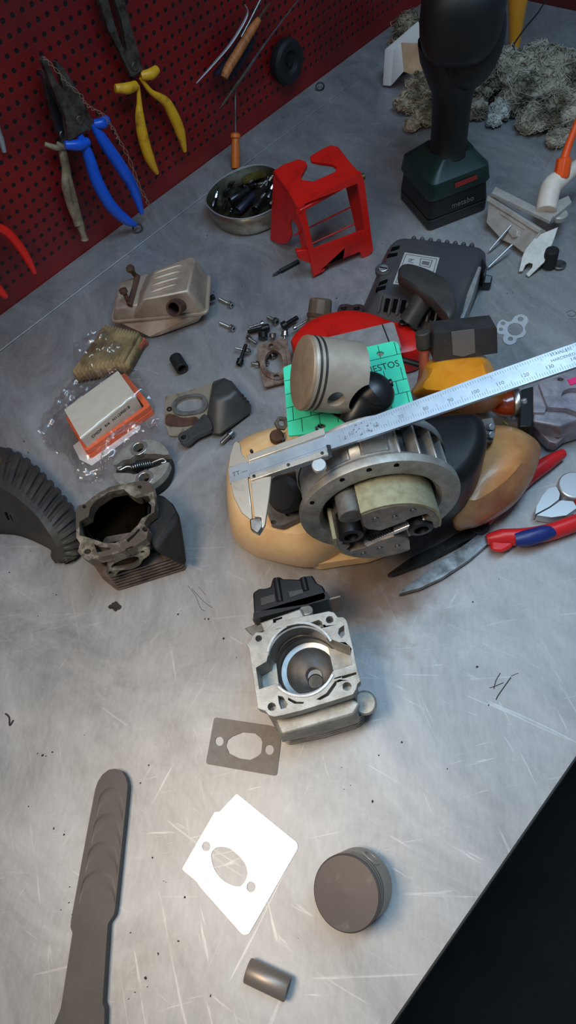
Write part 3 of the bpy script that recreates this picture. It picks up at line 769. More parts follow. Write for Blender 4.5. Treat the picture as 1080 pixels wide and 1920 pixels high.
MB().prism(br.uv([(1002, 448), (1014, 441), (1046, 428), (1038, 452), (1030, 472), (1020, 494), (991, 522), (985, 517), (997, 504), (998, 497), (992, 495), (985, 499), (980, 511), (972, 512), (978, 486), (984, 470)]), -.0016, .0006, (), br.M).build('forked_bracket', 'die_cast', t, bev=.0005)
MB().cyl(P(1028, 500, .0005), P(1028, 500, .0005) + Vector((0, 0, .024)), .0095, .0085).build('rubber_mount', 'black_matte', t, bev=.001)
MB().cyl(P(1048, 500, .0006), P(1048, 500, .0006) + Vector((0, 0, .0025)), .0085).build('washer', 'steel', t, bev=.0005)
MB().cyl(P(1046, 412, .026), P(1046, 412, .026) + Vector((0, 0, .008)), .011).build('post', 'die_cast', t, bev=.0015)

t = thing('sealant_tube', 'cream plastic tube with an orange nozzle standing on the pale die-cast box', 'tube', P(1025, 400, .042))
def bent(pts, rs, n=14): return MB().tube(cr([P(*p) for p in pts], 6), rs, n)
bent([((1024, 396, .043)[0], 396, .0435), (1027, 375, .050), (1034, 350, .058), (1052, 335, .060), (1075, 318, .062), (1105, 300, .062)], [.0128, .0132, .0132, .0128, .0110, .0095, .0095], 18).build('body', 'white_plastic', t, bev=.001)
a, b = P(1052, 334, .064), P(1058, 298, .082)
MB().lathe([(.0098, 0), (.0102, .004), (.0098, (b - a).length), (.006, (b - a).length + .002)], axis_frame(a, b - a), 8).build('collar', 'orange_plastic', t, bev=.0008)
MB().tube([b, P(1066, 272, .094), P(1092, 205, .125)], [.0054, .0048, .0034], 14).build('nozzle', 'orange_plastic', t)
tag(MB().tube(cr([P(1022, 312, .05), P(1040, 285, .066), P(1052, 262, .078), P(1066, 248, .088), P(1095, 225, .1)], 6), .0006, 6).build('wire', 'wire_tan'), 'fine pale wire bent beside the orange nozzle', 'wire')

# ------------------------------------------------------------------ starter cover with pull handle
zt = .046
a, b = P(683, 612, .0), P(860, 622, .0)
t = thing('starter_cover', 'black plastic recoil starter cover with vent slots, sticker and pull handle', 'starter cover', frame(a, b))
topo = [P(*q, zt) for q in ((742, 452), (775, 449), (880, 463), (903, 470), (893, 500), (874, 545), (858, 584), (812, 590), (725, 560), (705, 545), (716, 505), (730, 470))]
midz = .026
mid = [P(*q, midz) for q in ((738, 458), (778, 453), (884, 468), (910, 476), (900, 515), (880, 560), (862, 610), (810, 622), (700, 598), (684, 580), (703, 525), (722, 478))]
bas = [P(*q, .0005) for q in ((740, 480), (782, 474), (884, 490), (912, 498), (900, 540), (880, 590), (858, 632), (806, 640), (692, 618), (674, 596), (696, 545), (720, 500))]
def loft(rings, k=4):
    rows = [cr(r, k, True) for r in rings]
    m = MB().grid(rows, True); n = len(rows[0]); nv = len(m.v)
    m.f += [tuple(range(n))[::-1], tuple(range(nv - n, nv))]
    return m
ins = lambda ring, f, dz: [sum(ring, Vector()) / len(ring) * f + q * (1 - f) + Vector((0, 0, dz)) for q in ring]
loft([bas, mid, topo, ins(topo, .03, .0022), ins(topo, .08, .003)], 3).build('shell', 'starter_plastic', t)
zs = zt + .0031
sk = Plane(P(725, 562, zt), P(812, 592, zt), P(700, 600, midz))
def slot(pl, pts, name='vent_slot'):
    MB().prism(rnd(pl.uv(pts), .0012, 3), -.003, .0012, (), pl.M).build(name, 'void', t)
for x, y in ((727, 572), (742, 573), (757, 575), (798, 584), (813, 588), (828, 594), (842, 600)):
    slot(sk, [(x - 3, y - 13), (x + 5, y - 12), (x + 1, y + 14), (x - 8, y + 12)])
for x, y in ((716, 570), (735, 574), (750, 575), (790, 582), (806, 588), (821, 592)):
    MB().prism(rnd(sk.uv([(x - 1, y - 16), (x + 2, y - 16), (x - 4, y + 16), (x - 8, y + 14)]), .0004, 2), -.003, .002, (), sk.M).build('vent_rib', 'starter_plastic', t, bev=.0006)
lt = Plane(P(705, 545, zt), P(742, 452, zt), P(684, 580, midz))
tp = Plane(P(742, 452, zs), P(903, 470, zs), P(812, 590, zs))
for q in ([(735, 465), (750, 461), (748, 467), (732, 472)], [(728, 477), (746, 475), (744, 480), (725, 484)], [(712, 530), (727, 524), (726, 530), (709, 536)], [(706, 540), (724, 536), (722, 543), (704, 546)]): slot(tp, q)
for i in range(8):
    x = 776 + i * 15.5; c = P(x, 450 + i * 1.9, zt - .004); MB().ball(c, (.0036, .0036, .006), n=10, m=8).build('rim_tooth', 'starter_plastic', t)
c = P(719, 507, zt + .002); sc_ = MB().cyl(c, c + Vector((0, 0, .004)), .0062, n=20).build('screw', 'bright_steel', t, bev=.0008)
MB().box((0, 0, 0), (.0105, .0016, .001), frame(c + Vector((0, 0, .004)), P(729, 504, zt + .006))).build('screw_slot', 'void', sc_)
MB().ring(.0068, .0105, -.004, .003, Matrix.Translation(c), 24).build('screw_boss', 'starter_plastic', t, bev=.0008)
q4 = [(759, 474), (824, 484), (808, 541), (737, 533)]
stk = MB().prism(tp.uv(q4), .0002, .0007, (), tp.M).build('sticker', 'sticker', t)
cen = Vector((781, 508)); inn = lambda k: [tuple(cen + (Vector(p) - cen) * k) for p in q4]
MB().prism(tp.uv(inn(.91)), .0007, .0009, [tp.uv(inn(.87))], tp.M).build('printed_border', 'grey_ink', stk)
o = tp.uv([(788, 485), (812, 489), (806, 503), (786, 499)]); cc = sum(o, Vector((0, 0))) / 4
MB().prism(o, .0007, .0009, [[cc + (p - cc) * .84 for p in o]], tp.M).build('printed_mark', 'grey_ink', stk)
oo = tp.uv([(792, 490), (806, 492), (804, 499), (790, 496)]); MB().prism(oo, .0007, .0009, (), tp.M).build('printed_mark', 'grey_ink', stk)
ang = math.atan2(*reversed((tp.uv([(767, 482), (763, 498)])[1] - tp.uv([(767, 482), (763, 498)])[0])))
p = tp.uv([(770, 490)])[0]
lettering('h/', .010, tp.M @ Matrix.Translation((p.x, p.y, .0007)) @ Matrix.Rotation(ang, 4, 'Z'), 'dark_ink', stk)
# pull handle: a curved grip on a tapering stem
hp = Plane(P(761, 500, .082), P(850, 585, .082), P(840, 520, .082))
o = cr(hp.uv([(746, 511), (749, 500), (762, 494), (790, 500), (815, 510), (836, 523), (850, 543), (857, 566), (855, 586), (844, 597), (834, 590), (812, 566), (785, 545), (758, 526), (747, 519)]), 4, True)
g = MB().stack(o, [(.006, -.013), (.001, -.011), (0, -.008), (0, -.002), (.001, 0), (.0045, .0025), (.012, .003)], hp.M)
g.build('pull_handle', 'handle_plastic', t)
MB().tube([P(800, 550, .070), P(790, 566, .062), P(776, 588, .052), P(766, 604, .044)], [.0135, .0125, .0115, .0125], 18).build('handle_stem', 'handle_plastic', t)
c = P(754, 607, .044); MB().cyl(c, c + Vector((0, 0, .003)), .004, n=14).build('screw', 'steel', t, bev=.0004)
# the grey slab and clip at the cover's end
e = [P(*q) for q in ((884, 497, .040), (903, 499, .040), (884, 560, .040), (868, 600, .034), (856, 590, .034))]
MB().hull(e + [q + Vector((0, 0, -.024)) for q in e]).build('metal_strip', 'shroud_grey', t, bev=.0015)
e = [P(*q) for q in ((902, 478, .038), (914, 500, .036), (908, 520, .030), (898, 505, .03))]
MB().hull(e + [q + Vector((0, 0, -.020)) for q in e]).build('clip', 'black_plastic', t, bev=.0015)
e = [P(*q) for q in ((905, 512, .020), (924, 517, .018), (921, 532, .012), (907, 532, .012), (900, 522, .016))]
MB().hull(e + [q + Vector((0, 0, -.011)) for q in e]).build('clip', 'black_plastic', t, bev=.0015)

# ------------------------------------------------------------------ red shroud and the grey plate on it
zr = .040
o = [P(*q, zr) for q in ((546, 642), (556, 618), (580, 598), (615, 584), (655, 578), (697, 584), (730, 597), (768, 609), (790, 632), (786, 652), (740, 664), (600, 690))]
T = frame(o[0], o[6]); I = T.inverted(); ol = cr([(I @ q).to_2d() for q in o], 4, True)
t = thing('red_shroud', 'domed red plastic shroud lying behind the large piston', 'engine cover', T)
MB().stack(ol, [(.004, -zr + .0005), (0, -zr + .004), (0, -.006), (.002, -.002), (.008, 0), (.02, .001)], T).build('shell', 'red_plastic', t)
pz = zr + .0150
o = [P(*q, pz) for q in ((596, 642), (612, 633), (738, 603), (753, 652), (690, 690), (600, 690))]
T = frame(o[1], o[2]); I = T.inverted(); ol = rnd([(I @ q).to_2d() for q in o], .004)
t = thing('grey_plate', 'pale grey ribbed plate lying on the red shroud behind the green gasket sheet', 'plate', T)
MB().prism(ol, -.013, 0, (), T).build('plate', 'shroud_grey', t, bev=.0012)
s0, s1 = P(717, 609, pz), P(733, 650, pz)
MB().box(((I @ s0 + I @ s1) / 2)[:2] + (.0002,), ((s1 - s0).length, .0012, .0012), T @ Matrix.Translation(((I @ s0 + I @ s1) / 2)) @ Matrix.Rotation(math.atan2((I @ s1 - I @ s0).y, (I @ s1 - I @ s0).x), 4, 'Z') @ Matrix.Translation(-((I @ s0 + I @ s1) / 2))).build('groove', 'dark_steel', t)
# brown cap and little clamp behind the shroud
a, b = P(597, 612, .0085), P(602, 560, .033)
t = thing('filler_plug', 'short brown mottled cap standing behind the red shroud', 'cap', a)
T = axis_frame(a, b - a); l = (b - a).length
MB().lathe([(.010, 0), (.0145, .001), (.0155, .004), (.0155, l * .45), (.0150, l - .003), (.0128, l - .0005), (.006, l)], T, 10).build('body', 'brown_cap', t, bev=.0008)
MB().ring(.0150, .0165, l * .30, l * .44, T, 32).build('band', 'rust', t, bev=.0005)
t = thing('clamp', 'small bright cast clamp with two holes behind the red shroud', 'clamp', P(655, 580, .01))
T = frame(P(634, 578, .03), P(678, 578, .03)); sx = S(655, 575, .03)
o = [(x * sx, y * sx) for x, y in ((-2, -8), (8, -12), (40, -12), (46, -6), (48, 8), (36, 12), (26, 8), (16, 12), (2, 10))]
MB().prism(rnd(o, .003), -.012, 0, [circ(11 * sx, 0, 6 * sx, 16), circ(35 * sx, 0, 6 * sx, 16)], T).build('casting', 'bolt_steel', t, bev=.001)

# ------------------------------------------------------------------ pierced paper gasket
pl = Plane(P(930, 600, .001), P(990, 600, .001), P(950, 650, .001))
tag(MB().prism(cr(pl.uv([(958, 603), (965, 594), (977, 590), (988, 595), (990, 604), (984, 614), (986, 624), (980, 632), (970, 635), (966, 643), (955, 647), (945, 642), (943, 634), (945, 628), (935, 626), (931, 619), (934, 606), (942, 600), (950, 603)]), 4, True), -.0008, .0006,
  [pl.uv(circ(966, 618, 14.5, 24, 12)), pl.uv(circ(976, 599, 5.5, 14, 4.5)), pl.uv(circ(957, 636, 5, 14, 4)), pl.uv(circ(943, 607, 4.5, 12, 3.8)), pl.uv(circ(939, 618, 4, 12, 3.2))], pl.M).build('flat_gasket', 'light_gasket'),
  'small pale grey gasket with lobes lying beside the starter cover', 'gasket')
# ------------------------------------------------------------------ loose bolts
def bolt(tip, z0, head, z1, r, label, mat='bolt_steel', cat='bolt', group=None, washer=False, hl=None, name='socket_screw', hex_=False):
    """a cap screw from its tip to the middle of its head"""
    a, b = P(*tip, z0), P(*head, z1); l = (b - a).length; hl = hl or r * 2.0; T = axis_frame(a, b - a)
    t = thing(name, label, cat, T, group)
    prof = [(r * .7, 0), (r, r * .5)]
    n = max(3, int(l / (r * .7)))
    for i in range(n):
        z = r * .5 + (l - hl - r * .5) * i / n; dz = (l - hl - r * .5) / n
        prof += [(r, z + dz * .25), (r * .86, z + dz * .6), (r, z + dz)]
    MB().lathe(prof, T, 12).build('shank', mat, t)
    R = r * 1.75
    h = MB().lathe([(R * .5, l - hl * .4), (R * .5, l), (R * .86, l), (R, l - hl * .12), (R, l - hl), (r * .8, l - hl)], T, 6 if hex_ else 18).build('head', mat, t)
    MB().lathe([(.00005, l - hl * .38), (R * .5, l - hl * .38)], T, 6, caps=False).build('hex_recess', 'void', h)
    if washer: MB().ring(r, R * 1.25, l - hl - r * .5, l - hl, T, 18).build('washer', mat, t)
    return t
q = lambda x, y: (420 + x / 6.75, 570 + y / 6.75)
bolt((411, 561), .003, (436, 574), .0042, .0022, 'upper of the two bright screws lying alone beside the muffler', washer=True)
bolt((412, 606), .003, (439, 618), .0042, .0022, 'lower of the two bright screws lying alone beside the muffler', washer=True)
bolt(q(315, 300), .011, q(505, 240), .012, .0020, 'bright long screw lying on top of the black ones in the bolt pile', group='bolts in the pile by the rusty flange')
bolt(q(300, 355), .006, q(575, 292), .0075, .0028, 'black screw lying under the bright long one in the bolt pile', 'black_bolt', group='bolts in the pile by the rusty flange', hl=.010)
bolt(q(555, 168), .004, q(675, 235), .005, .0028, 'stubby grey screw with its hex socket showing at the top of the bolt pile', 'steel', group='bolts in the pile by the rusty flange')
bolt(q(935, 168), .010, q(735, 290), .007, .0034, 'thick black screw pointing away at the bolt pile edge near the red shroud', 'black_bolt', group='bolts in the pile by the rusty flange')
bolt(q(1050, 215), .012, q(880, 315), .010, .0018, 'thin bright pin-like screw touching the red shroud', group='bolts in the pile by the rusty flange')
bolt(q(765, 465), .010, q(772, 345), .016, .0026, 'bright screw with a washer standing head up beside the large piston crown', washer=True, group='bolts in the pile by the rusty flange')
bolt(q(620, 450), .006, q(616, 370), .012, .0026, 'grey hex socket screw standing between the black screws and the rusty flange', 'steel', group='bolts in the pile by the rusty flange')
bolt(q(498, 460), .004, q(495, 380), .007, .0036, 'fat black screw lying across the middle of the bolt pile', 'black_bolt', group='bolts in the pile by the rusty flange', hl=.008)
bolt(q(410, 500), .008, q(300, 425), .006, .0022, 'bright shanked screw with a dark head leaning on the rusty flange', 'steel', group='bolts in the pile by the rusty flange')
bolt(q(135, 556), .008, q(335, 600), .008, .0018, 'bright thin screw lying under the black one nearest the grey plastic cover', group='bolts in the pile by the rusty flange', washer=True)
bolt(q(280, 510), .012, q(188, 770), .006, .0026, 'black screw with a cubic head lying nearest the grey plastic cover', 'black_bolt', group='bolts in the pile by the rusty flange', hl=.008)
bolt(q(345, 752), .005, q(450, 765), .005, .0024, 'bright screw poking out from beneath the rusty flange', group='bolts in the pile by the rusty flange')
bolt(q(660, 640), .003, q(590, 660), .006, .0026, 'grey screw seen through the oval hole of the rusty flange', 'steel', group='bolts in the pile by the rusty flange')
bolt(q(505, 745), .003, q(565, 757), .003, .0018, 'small bright screw at the lower rim inside the rusty flange hole', group='bolts in the pile by the rusty flange')
bolt((415, 833), .0035, (437, 812), .0045, .0026, 'lone dark screw lying between the grey plastic cover and the caliper', 'steel', washer=True)

# ------------------------------------------------------------------ rusty flange
pl = Plane(P(481, 648, .016), P(545, 636, .018), P(496, 725, .008))
t = thing('exhaust_flange', 'rusty oval-holed flange plate leaning on the bolt pile', 'flange', frame(P(496, 725, .008), P(545, 712, .008)))
hole = cr(pl.uv([(515, 658), (502, 664), (497, 678), (501, 693), (514, 701), (527, 697), (531, 682), (527, 666)]), 4, True)
MB().prism(rnd(pl.uv([(481, 648), (498, 643), (513, 640), (521, 633), (538, 635), (544, 660), (548, 712), (496, 726), (490, 700)]), .002), -.003, 0,
  [hole, pl.uv(circ(508.5, 650, 4.2, 14)), pl.uv(circ(519, 707, 5.5, 14, 3.5))], pl.M).build('plate', 'rusty_flange', t, bev=.0006)
MB().prism(cr(pl.uv([(514, 645), (498, 654), (489, 676), (494, 700), (512, 712), (532, 710), (538, 684), (533, 655)]), 4, True), -.001, .0022, [hole, pl.uv(circ(508.5, 650, 4.2, 14)), pl.uv(circ(519, 707, 5.5, 14, 3.5))], pl.M).build('raised_rim', 'rusty_flange', t, bev=.0006)

# ------------------------------------------------------------------ muffler
t = thing('muffler', 'dented pale steel muffler box with louvres and two rusty studs', 'muffler', frame(P(207, 612, .012), P(390, 590, .012)))
fz = .026
fl_ = [P(*p, fz) for p in ((206, 603), (220, 536), (400, 500), (393, 522), (389, 575), (374, 594), (222, 613))]
f1, f2, f3, f4 = P(206, 606, fz), P(391, 588, fz), P(396, 512, fz), P(222, 532, fz)
Tm = frame(f1, f2); Im = Tm.inverted()
ol = rnd([(Im @ p).to_2d() for p in (f1, f2, f3, f4)], .012)
MB().stack(ol, [(.0012, -.0032), (0, -.002), (0, .0005), (.0012, .0016), (.004, .0018)], Tm).build('seam_flange', 'muffler_steel', t)
low = [Im @ P(*p, .002) for p in ((232, 628), (285, 634), (376, 606), (384, 560), (250, 560))]
lw = MB().hull([P(*p, .003) for p in ((278, 633), (288, 634), (372, 604), (378, 560), (280, 570))] + [Tm @ Vector((p.x, p.y, -.002)) for p in [Vector(v) * .97 + Vector((.002, .001)) for v in ol[::4]]])
lw.build('lower_shell', 'muffler_steel', t, bev=.004)
lo_top = .046; hi_top = .064
def fb(u, v, k=.94):
    q = f1.lerp(f2, u).lerp(f4.lerp(f3, u), v); c_ = (f1 + f2 + f3 + f4) / 4; return c_ + (q - c_) * k + Vector((0, 0, .001))
MB().hull([fb(u, v) for u in (0, .5) for v in (.06, .94)] + [fb(.03, 0), fb(.5, 0), fb(.03, 1), fb(.5, 1)] + [P(*p, lo_top) for p in ((214, 580), (226, 528), (276, 512), (258, 570))]).build('low_chamber', 'muffler_steel', t, bev=.004)
MB().hull([fb(u, v) for u in (.20, 1) for v in (.06, .94)] + [fb(.22, 0), fb(.97, 0), fb(.22, 1), fb(.97, 1)] + [P(*p, hi_top) for p in ((266, 562), (353, 546), (366, 484), (357, 480), (289, 507))]).build('high_chamber', 'muffler_steel', t, bev=.005)
for (p0, p1) in (((288, 514), (342, 497)), ((285, 525), (339, 509)), ((282, 537), (337, 521)), ((279, 550), (333, 533))):
    a, b = P(*p0, hi_top), P(*p1, hi_top); m_ = (a + b) / 2; T = frame(a, b)
    T.translation = m_; MB().ball((0, 0, 0), ((b - a).length / 2, .0030, .0034), T, 16, 10).build('louvre', 'muffler_steel', t)
a, b = P(339, 569, .040), P(325, 579, .054)
MB().ring(.0075, .0105, 0, (b - a).length, axis_frame(a, b - a), 24).build('outlet_pipe', 'rust', t, bev=.0008)
MB().lathe([(.0001, (b - a).length * .5), (.0078, (b - a).length * .5)], axis_frame(a, b - a), 18, caps=False).build('outlet_hole', 'void', t)
for p0, p1 in (((257, 521), (243, 502)), ((243, 570), (230, 543))):
    a = P(*p0, lo_top); b = P(*p1, lo_top + .022); T = axis_frame(a, b - a); l = (b - a).length
    MB().lathe([(.0032, -.004), (.0032, l * .8), (.0058, l * .8), (.0058, l), (.004, l + .001)], T, 8).build('stud', 'rust', t, bev=.0004)
MB().tube([P(258, 516, lo_top + .003), P(252, 540, lo_top + .003), P(243, 573, lo_top + .002)], [.004, .0036, .004], 10, flat=.6).build('retaining_bar', 'rust', t)
MB().cyl(P(393, 560, .012), P(402, 556, .014), .004, n=12).build('stud', 'black_bolt', t, bev=.0005)

# ------------------------------------------------------------------ dirty pleated filter
t = thing('air_filter', 'dirty brown pleated air filter with a faded orange rim under the muffler', 'air filter', frame(P(237, 690), P(278, 640)))
a, b, d, c = P(196, 611, .026), P(262, 626, .026), P(136, 698, .022), P(232, 680, .026)
rows = []; n = 26
for i in range(n + 1):
    k = i / n; p, q2 = a.lerp(b, k), d.lerp(c, k); dz = Vector((0, 0, .0026 if i % 2 else -.0026))
    rows.append([p.lerp(q2, s) + dz for s in (0, .25, .5, .75, 1)])
pm_ = MB().grid(rows)
lowr = [[r_[0] - Vector((0, 0, .022)) for r_ in rows], [r_[-1] - Vector((0, 0, .02)) for r_ in rows]]
pm_.grid([[r_[0] for r_ in rows], lowr[0]]); pm_.grid([[r_[-1] for r_ in rows], lowr[1]])
pm_.grid([rows[0], [v - Vector((0, 0, .02)) for v in rows[0]]]); pm_.grid([rows[-1], [v - Vector((0, 0, .02)) for v in rows[-1]]])
pm_.build('pleats', 'dirty_paper', t, solid=.0004, sm=10)
for i, (off, z) in enumerate(((0, .0045), (0, .0115))):
    o = [P(*p, z) for p in ((279 - i * 4, 640 - i * 2), (238 - i * 3, 690 - i * 3), (146, 706), (206, 616))]
    T = frame(o[0], o[1]); I = T.inverted(); ol = [(I @ p).to_2d() for p in o]
    cc = sum(ol, Vector((0, 0))) / 4
    inn_ = [cc + (p - cc) * .86 for p in ol]
    MB().prism(rnd(ol, .003), -.0035, .0028, [rnd(inn_, .002)], T).build('rim', 'old_rubber', t, bev=.0018)

# ------------------------------------------------------------------ new filter, its card and bag
t = thing('air_filter', 'clean new air filter with white top and bright orange rim in a clear bag', 'air filter', frame(P(165, 852), P(285, 764)))
q4 = [(120, 768), (152, 824), (254, 741), (221, 695)]
tz = .034
T = frame(P(152, 824, tz), P(254, 741, tz)); I = T.inverted()
o = [(I @ P(*p, tz)).to_2d() for p in q4]
MB().prism(rnd(o, .0015), -.024, 0, (), T).build('filter_block', 'filter_paper', t, bev=.0006)
# rim: two rounded bands with a groove between
rr = [P(*p, .012) for p in ((163, 852), (286, 764), (236, 702), (124, 786))]
T2 = frame(rr[0], rr[1]); I2 = T2.inverted(); ol = [(I2 @ p).to_2d() for p in rr]; cc = sum(ol, Vector((0, 0))) / 4
inn_ = [cc + (p - cc) * .84 for p in ol]
for z0, z1, g in ((-.0115, -.004, 0), (-.0025, .0045, .0008)):
    o2 = [cc + (p - cc) * (1 - g / .06) for p in ol]
    MB().prism(rnd(o2, .005), z0, z1, [rnd(inn_, .002)], T2).build('rim', 'filter_rubber', t, bev=.0022, seg=3)
MB().prism(rnd([cc + (p - cc) * .965 for p in ol], .005), -.005, -.0015, [rnd(inn_, .002)], T2).build('rim_groove', 'filter_rubber', t)
sp = Plane(P(152, 824, tz), P(254, 741, tz), P(160, 838, .018))
ea, eb = sp.uv([(163, 829), (250, 759)]); w_ = (eb - ea).length
mid_ = (ea + eb) / 2
lettering('CMOP   9/4   N1129001B', .0058, T @ Matrix.Translation(((I @ P(203, 783, tz)).x, -.0002, -.0085)) @ Matrix.Rotation(PI / 2, 4, 'X'), 'dark_ink', t, stretch=w_ / .075)
pc = Plane(P(138, 838, .0008), P(262, 797, .0008), P(170, 872, .0008))
tag(MB().prism(pc.uv([(137, 836), (150, 826), (200, 815), (257, 794), (264, 799), (262, 806), (222, 836), (196, 856), (172, 873), (150, 862)]), -.0004, .0003, (), pc.M).build('paper_card', 'paper_white'),
    'white paper slip lying in the clear bag below the new filter', 'card')
# bag film draped over the filter
outl = [(188, 664), (215, 655), (232, 672), (262, 700), (292, 752), (304, 800), (300, 832), (262, 852), (225, 896), (178, 912), (146, 908), (140, 880), (128, 860), (92, 848), (74, 812), (82, 784), (110, 746), (150, 700)]
ob = [P(*p) for p in outl]
def inside(x, y):
    k = False; j = len(ob) - 1
    for i in range(len(ob)):
        if (ob[i].y > y) != (ob[j].y > y) and x < (ob[j].x - ob[i].x) * (y - ob[i].y) / (ob[j].y - ob[i].y) + ob[i].x: k = not k
        j = i
    return k
fblk = [P(*p, tz) for p in q4]; Tb = frame(fblk[1], fblk[2]); Ib = Tb.inverted(); fl2 = [(Ib @ p).to_2d() for p in fblk]
bx0, bx1 = min(p.x for p in fl2), max(p.x for p in fl2); by0, by1 = min(p.y for p in fl2), max(p.y for p in fl2)
def film_h(x, y):
    p = Ib @ Vector((x, y, BENCH)); dx = max(bx0 - p.x, p.x - bx1, 0); dy = max(by0 - p.y, p.y - by1, 0); dd = math.hypot(dx, dy)
    base = max(.0, .0362 - dd * 1.35) 
    # the muffled old filter lifts the far side
    base = max(base, .036 * min(1, max(0, 1 - max(0, (Vector((x, y)) - P(205, 665).to_2d()).length - .034) * 40)))
    k = Vector((x, y, 0)) * 46
    w_ = abs(noise.noise(k)) * .011 + abs(noise.noise(k * 2.3 + Vector((5, 1, 0)))) * .007 + abs(noise.noise(k * 5 + Vector((9, 3, 0)))) * .0016
    clutch = (Vector((x, y)) - P(268, 868).to_2d()).length
    if clutch < .05: base = max(base, .029 * min(1, (.05 - clutch) / .012))
    return base + .0012 + w_ * (0.10 if dd < .002 else min(.8, .2 + dd * 22))
xs = [p.x for p in ob]; ys = [p.y for p in ob]; nn = 110
vs, ix, fs = [], {}, []
gx, gy = (max(xs) - min(xs)) / nn, (max(ys) - min(ys)) / nn
for i in range(nn + 1):
    for j in range(nn + 1):
        x, y = min(xs) + gx * i, min(ys) + gy * j
        if inside(x, y): ix[i, j] = len(vs); vs.append(Vector((x, y, BENCH + film_h(x, y))))
for (i, j) in ix:
    k = [(i, j), (i + 1, j), (i + 1, j + 1), (i, j + 1)]
    if all(e in ix for e in k): fs.append(tuple(ix[e] for e in k))
tag(MB().add(vs, fs).build('plastic_bag', 'film', sm=55), 'crumpled clear plastic bag holding the clean new air filter', 'plastic bag')

# ------------------------------------------------------------------ short rubber tube
a, b = P(329, 671, .0085), P(340, 689, .0085)
t = thing('rubber_sleeve', 'short black rubber sleeve lying alone on the steel near the muffler', 'sleeve', a)
MB().ring(.0056, .0086, 0, (b - a).length + .004, axis_frame(a, b - a), 28).build('sleeve', 'black_matte', t, bev=.0008)
MB().lathe([(.0001, .006), (.0057, .006)], axis_frame(a, b - a), 16, caps=False).build('bore', 'void', t)

# ------------------------------------------------------------------ gasket plate with the grey plastic cover on it
pl = Plane(P(310, 742, .003), P(392, 720, .003), P(320, 815, .003))
t = thing('intake_plate', 'stained beige plate with an oval hole under the grey plastic cover', 'plate', frame(P(318, 818, 0), P(372, 800, 0)))
hole = cr(pl.uv([(330, 762), (338, 752), (355, 746), (376, 746), (381, 756), (376, 768), (358, 773), (338, 772)]), 4, True)
MB().prism(rnd(pl.uv([(310, 743), (340, 736), (398, 718), (420, 760), (392, 800), (330, 818), (317, 817), (308, 792)]), .003), -.0028, 0, [hole], pl.M).build('plate', 'rusty_plate', t, bev=.0006)
MB().prism(cr(pl.uv([(322, 764), (331, 750), (352, 742), (378, 741), (390, 755), (384, 772), (360, 779), (333, 779)]), 4, True), 0, .0025, [hole], pl.M).build('raised_rim', 'grey_cast', t, bev=.0007)
MB().prism(cr(pl.uv([(311, 782), (320, 776), (344, 784), (368, 782), (372, 792), (350, 800), (324, 800), (311, 796)]), 4, True), 0, .0008, (), pl.M).build('rust_patch', 'rust', t)
MB().ring(.0016, .0034, 0, .002, Matrix.Translation(P(318, 768, .003)), 16).build('bush', 'dark_steel', t, bev=.0003)
zb = .0058; zt = .034
t = thing('plastic_cover', 'dark grey plastic cover with rounded corners and an arm lying on the beige plate', 'cover', frame(P(380, 815, zb), P(470, 775, zb)))
base = [P(*p, zb) for p in ((398, 716), (422, 712), (436, 716), (474, 762), (474, 775), (414, 820), (398, 819), (384, 800))]
topp = [P(*p, zt) for p in ((400, 722), (420, 708), (432, 712), (443, 731), (432, 742), (410, 748), (396, 745))]
MB().hull(base + topp).build('shell', 'grey_plastic', t, bev=.004, seg=3)
arm = Plane(P(344, 820, .016), P(392, 790, .018), P(400, 815, .016))
MB().prism(cr(arm.uv([(334, 822), (337, 812), (346, 808), (364, 796), (384, 776), (398, 800), (388, 808), (366, 818), (354, 829), (342, 832)]), 4, True), -.008, 0, [arm.uv(circ(344.5, 820, 5.2, 16, 5))], arm.M).build('arm', 'grey_plastic', t, bev=.001)
MB().ring(.0032, .0062, -.008, .0012, arm.M @ Matrix.Translation((*arm.uv([(344.5, 820)])[0], 0)), 24).build('eyelet', 'grey_plastic', t, bev=.0006)
sd = Plane(P(443, 731, zt), P(474, 764, zb), P(432, 742, zt))
for x, y in ((447, 742), (452, 748), (457, 754)):
    MB().prism(sd.uv([(x, y), (x + 9, y - 3), (x + 10, y), (x + 1, y + 3)]), -.002, .0007, (), sd.M).build('slot', 'black_matte', t)

# ------------------------------------------------------------------ new clutch lying flat
cz = .026
T = frame(P(264, 869, cz), P(300, 862, cz)); sc_ = S(264, 869, cz) * 1.13; R = .0345
t = thing('clutch', 'clean grey two-shoe clutch with a spring lying flat beside the plastic bag', 'clutch', T)
MB().lathe([(.010, -.0225), (R * .96, -.0225), (R, -.0215), (R, -.011), (R * .6, -.0105), (.010, -.0105)], T, 48, caps=False).build('back_plate', 'sooty', t, bev=.0004)
def shoe(sg, name='shoe'):
    a0 = .16 if sg > 0 else PI + .16; o = arc(0, 0, R, a0, a0 + PI - .34, 30)
    inner = [(-.030, .005), (-.022, .0105), (-.013, .0100), (-.008, .0135), (.006, .0135), (.010, .0115), (.020, .0095), (.028, .006)] if sg > 0 else [(.030, -.005), (.020, -.0085), (.011, -.0095), (.006, -.0135), (-.008, -.0135), (-.014, -.0105), (-.026, -.0075)]
    bc = (-.002, .0225) if sg > 0 else (.0045, -.0225)
    s = MB().prism(o + inner, -.0105, 0, [circ(*bc, .0064, 20)], T).build(name, 'cast_alu', t, bev=.0006)
    MB().lathe([(.0001, -.009), (.0063, -.009)], T @ Matrix.Translation((*bc, 0)), 20, caps=False).build('boss_bore', 'void', s)
    MB().ring(.0064, .0106, -.004, .0020, T @ Matrix.Translation((*bc, 0)), 28).build('boss', 'machined', s, bev=.0006)
    return s
shoe(1); shoe(-1)
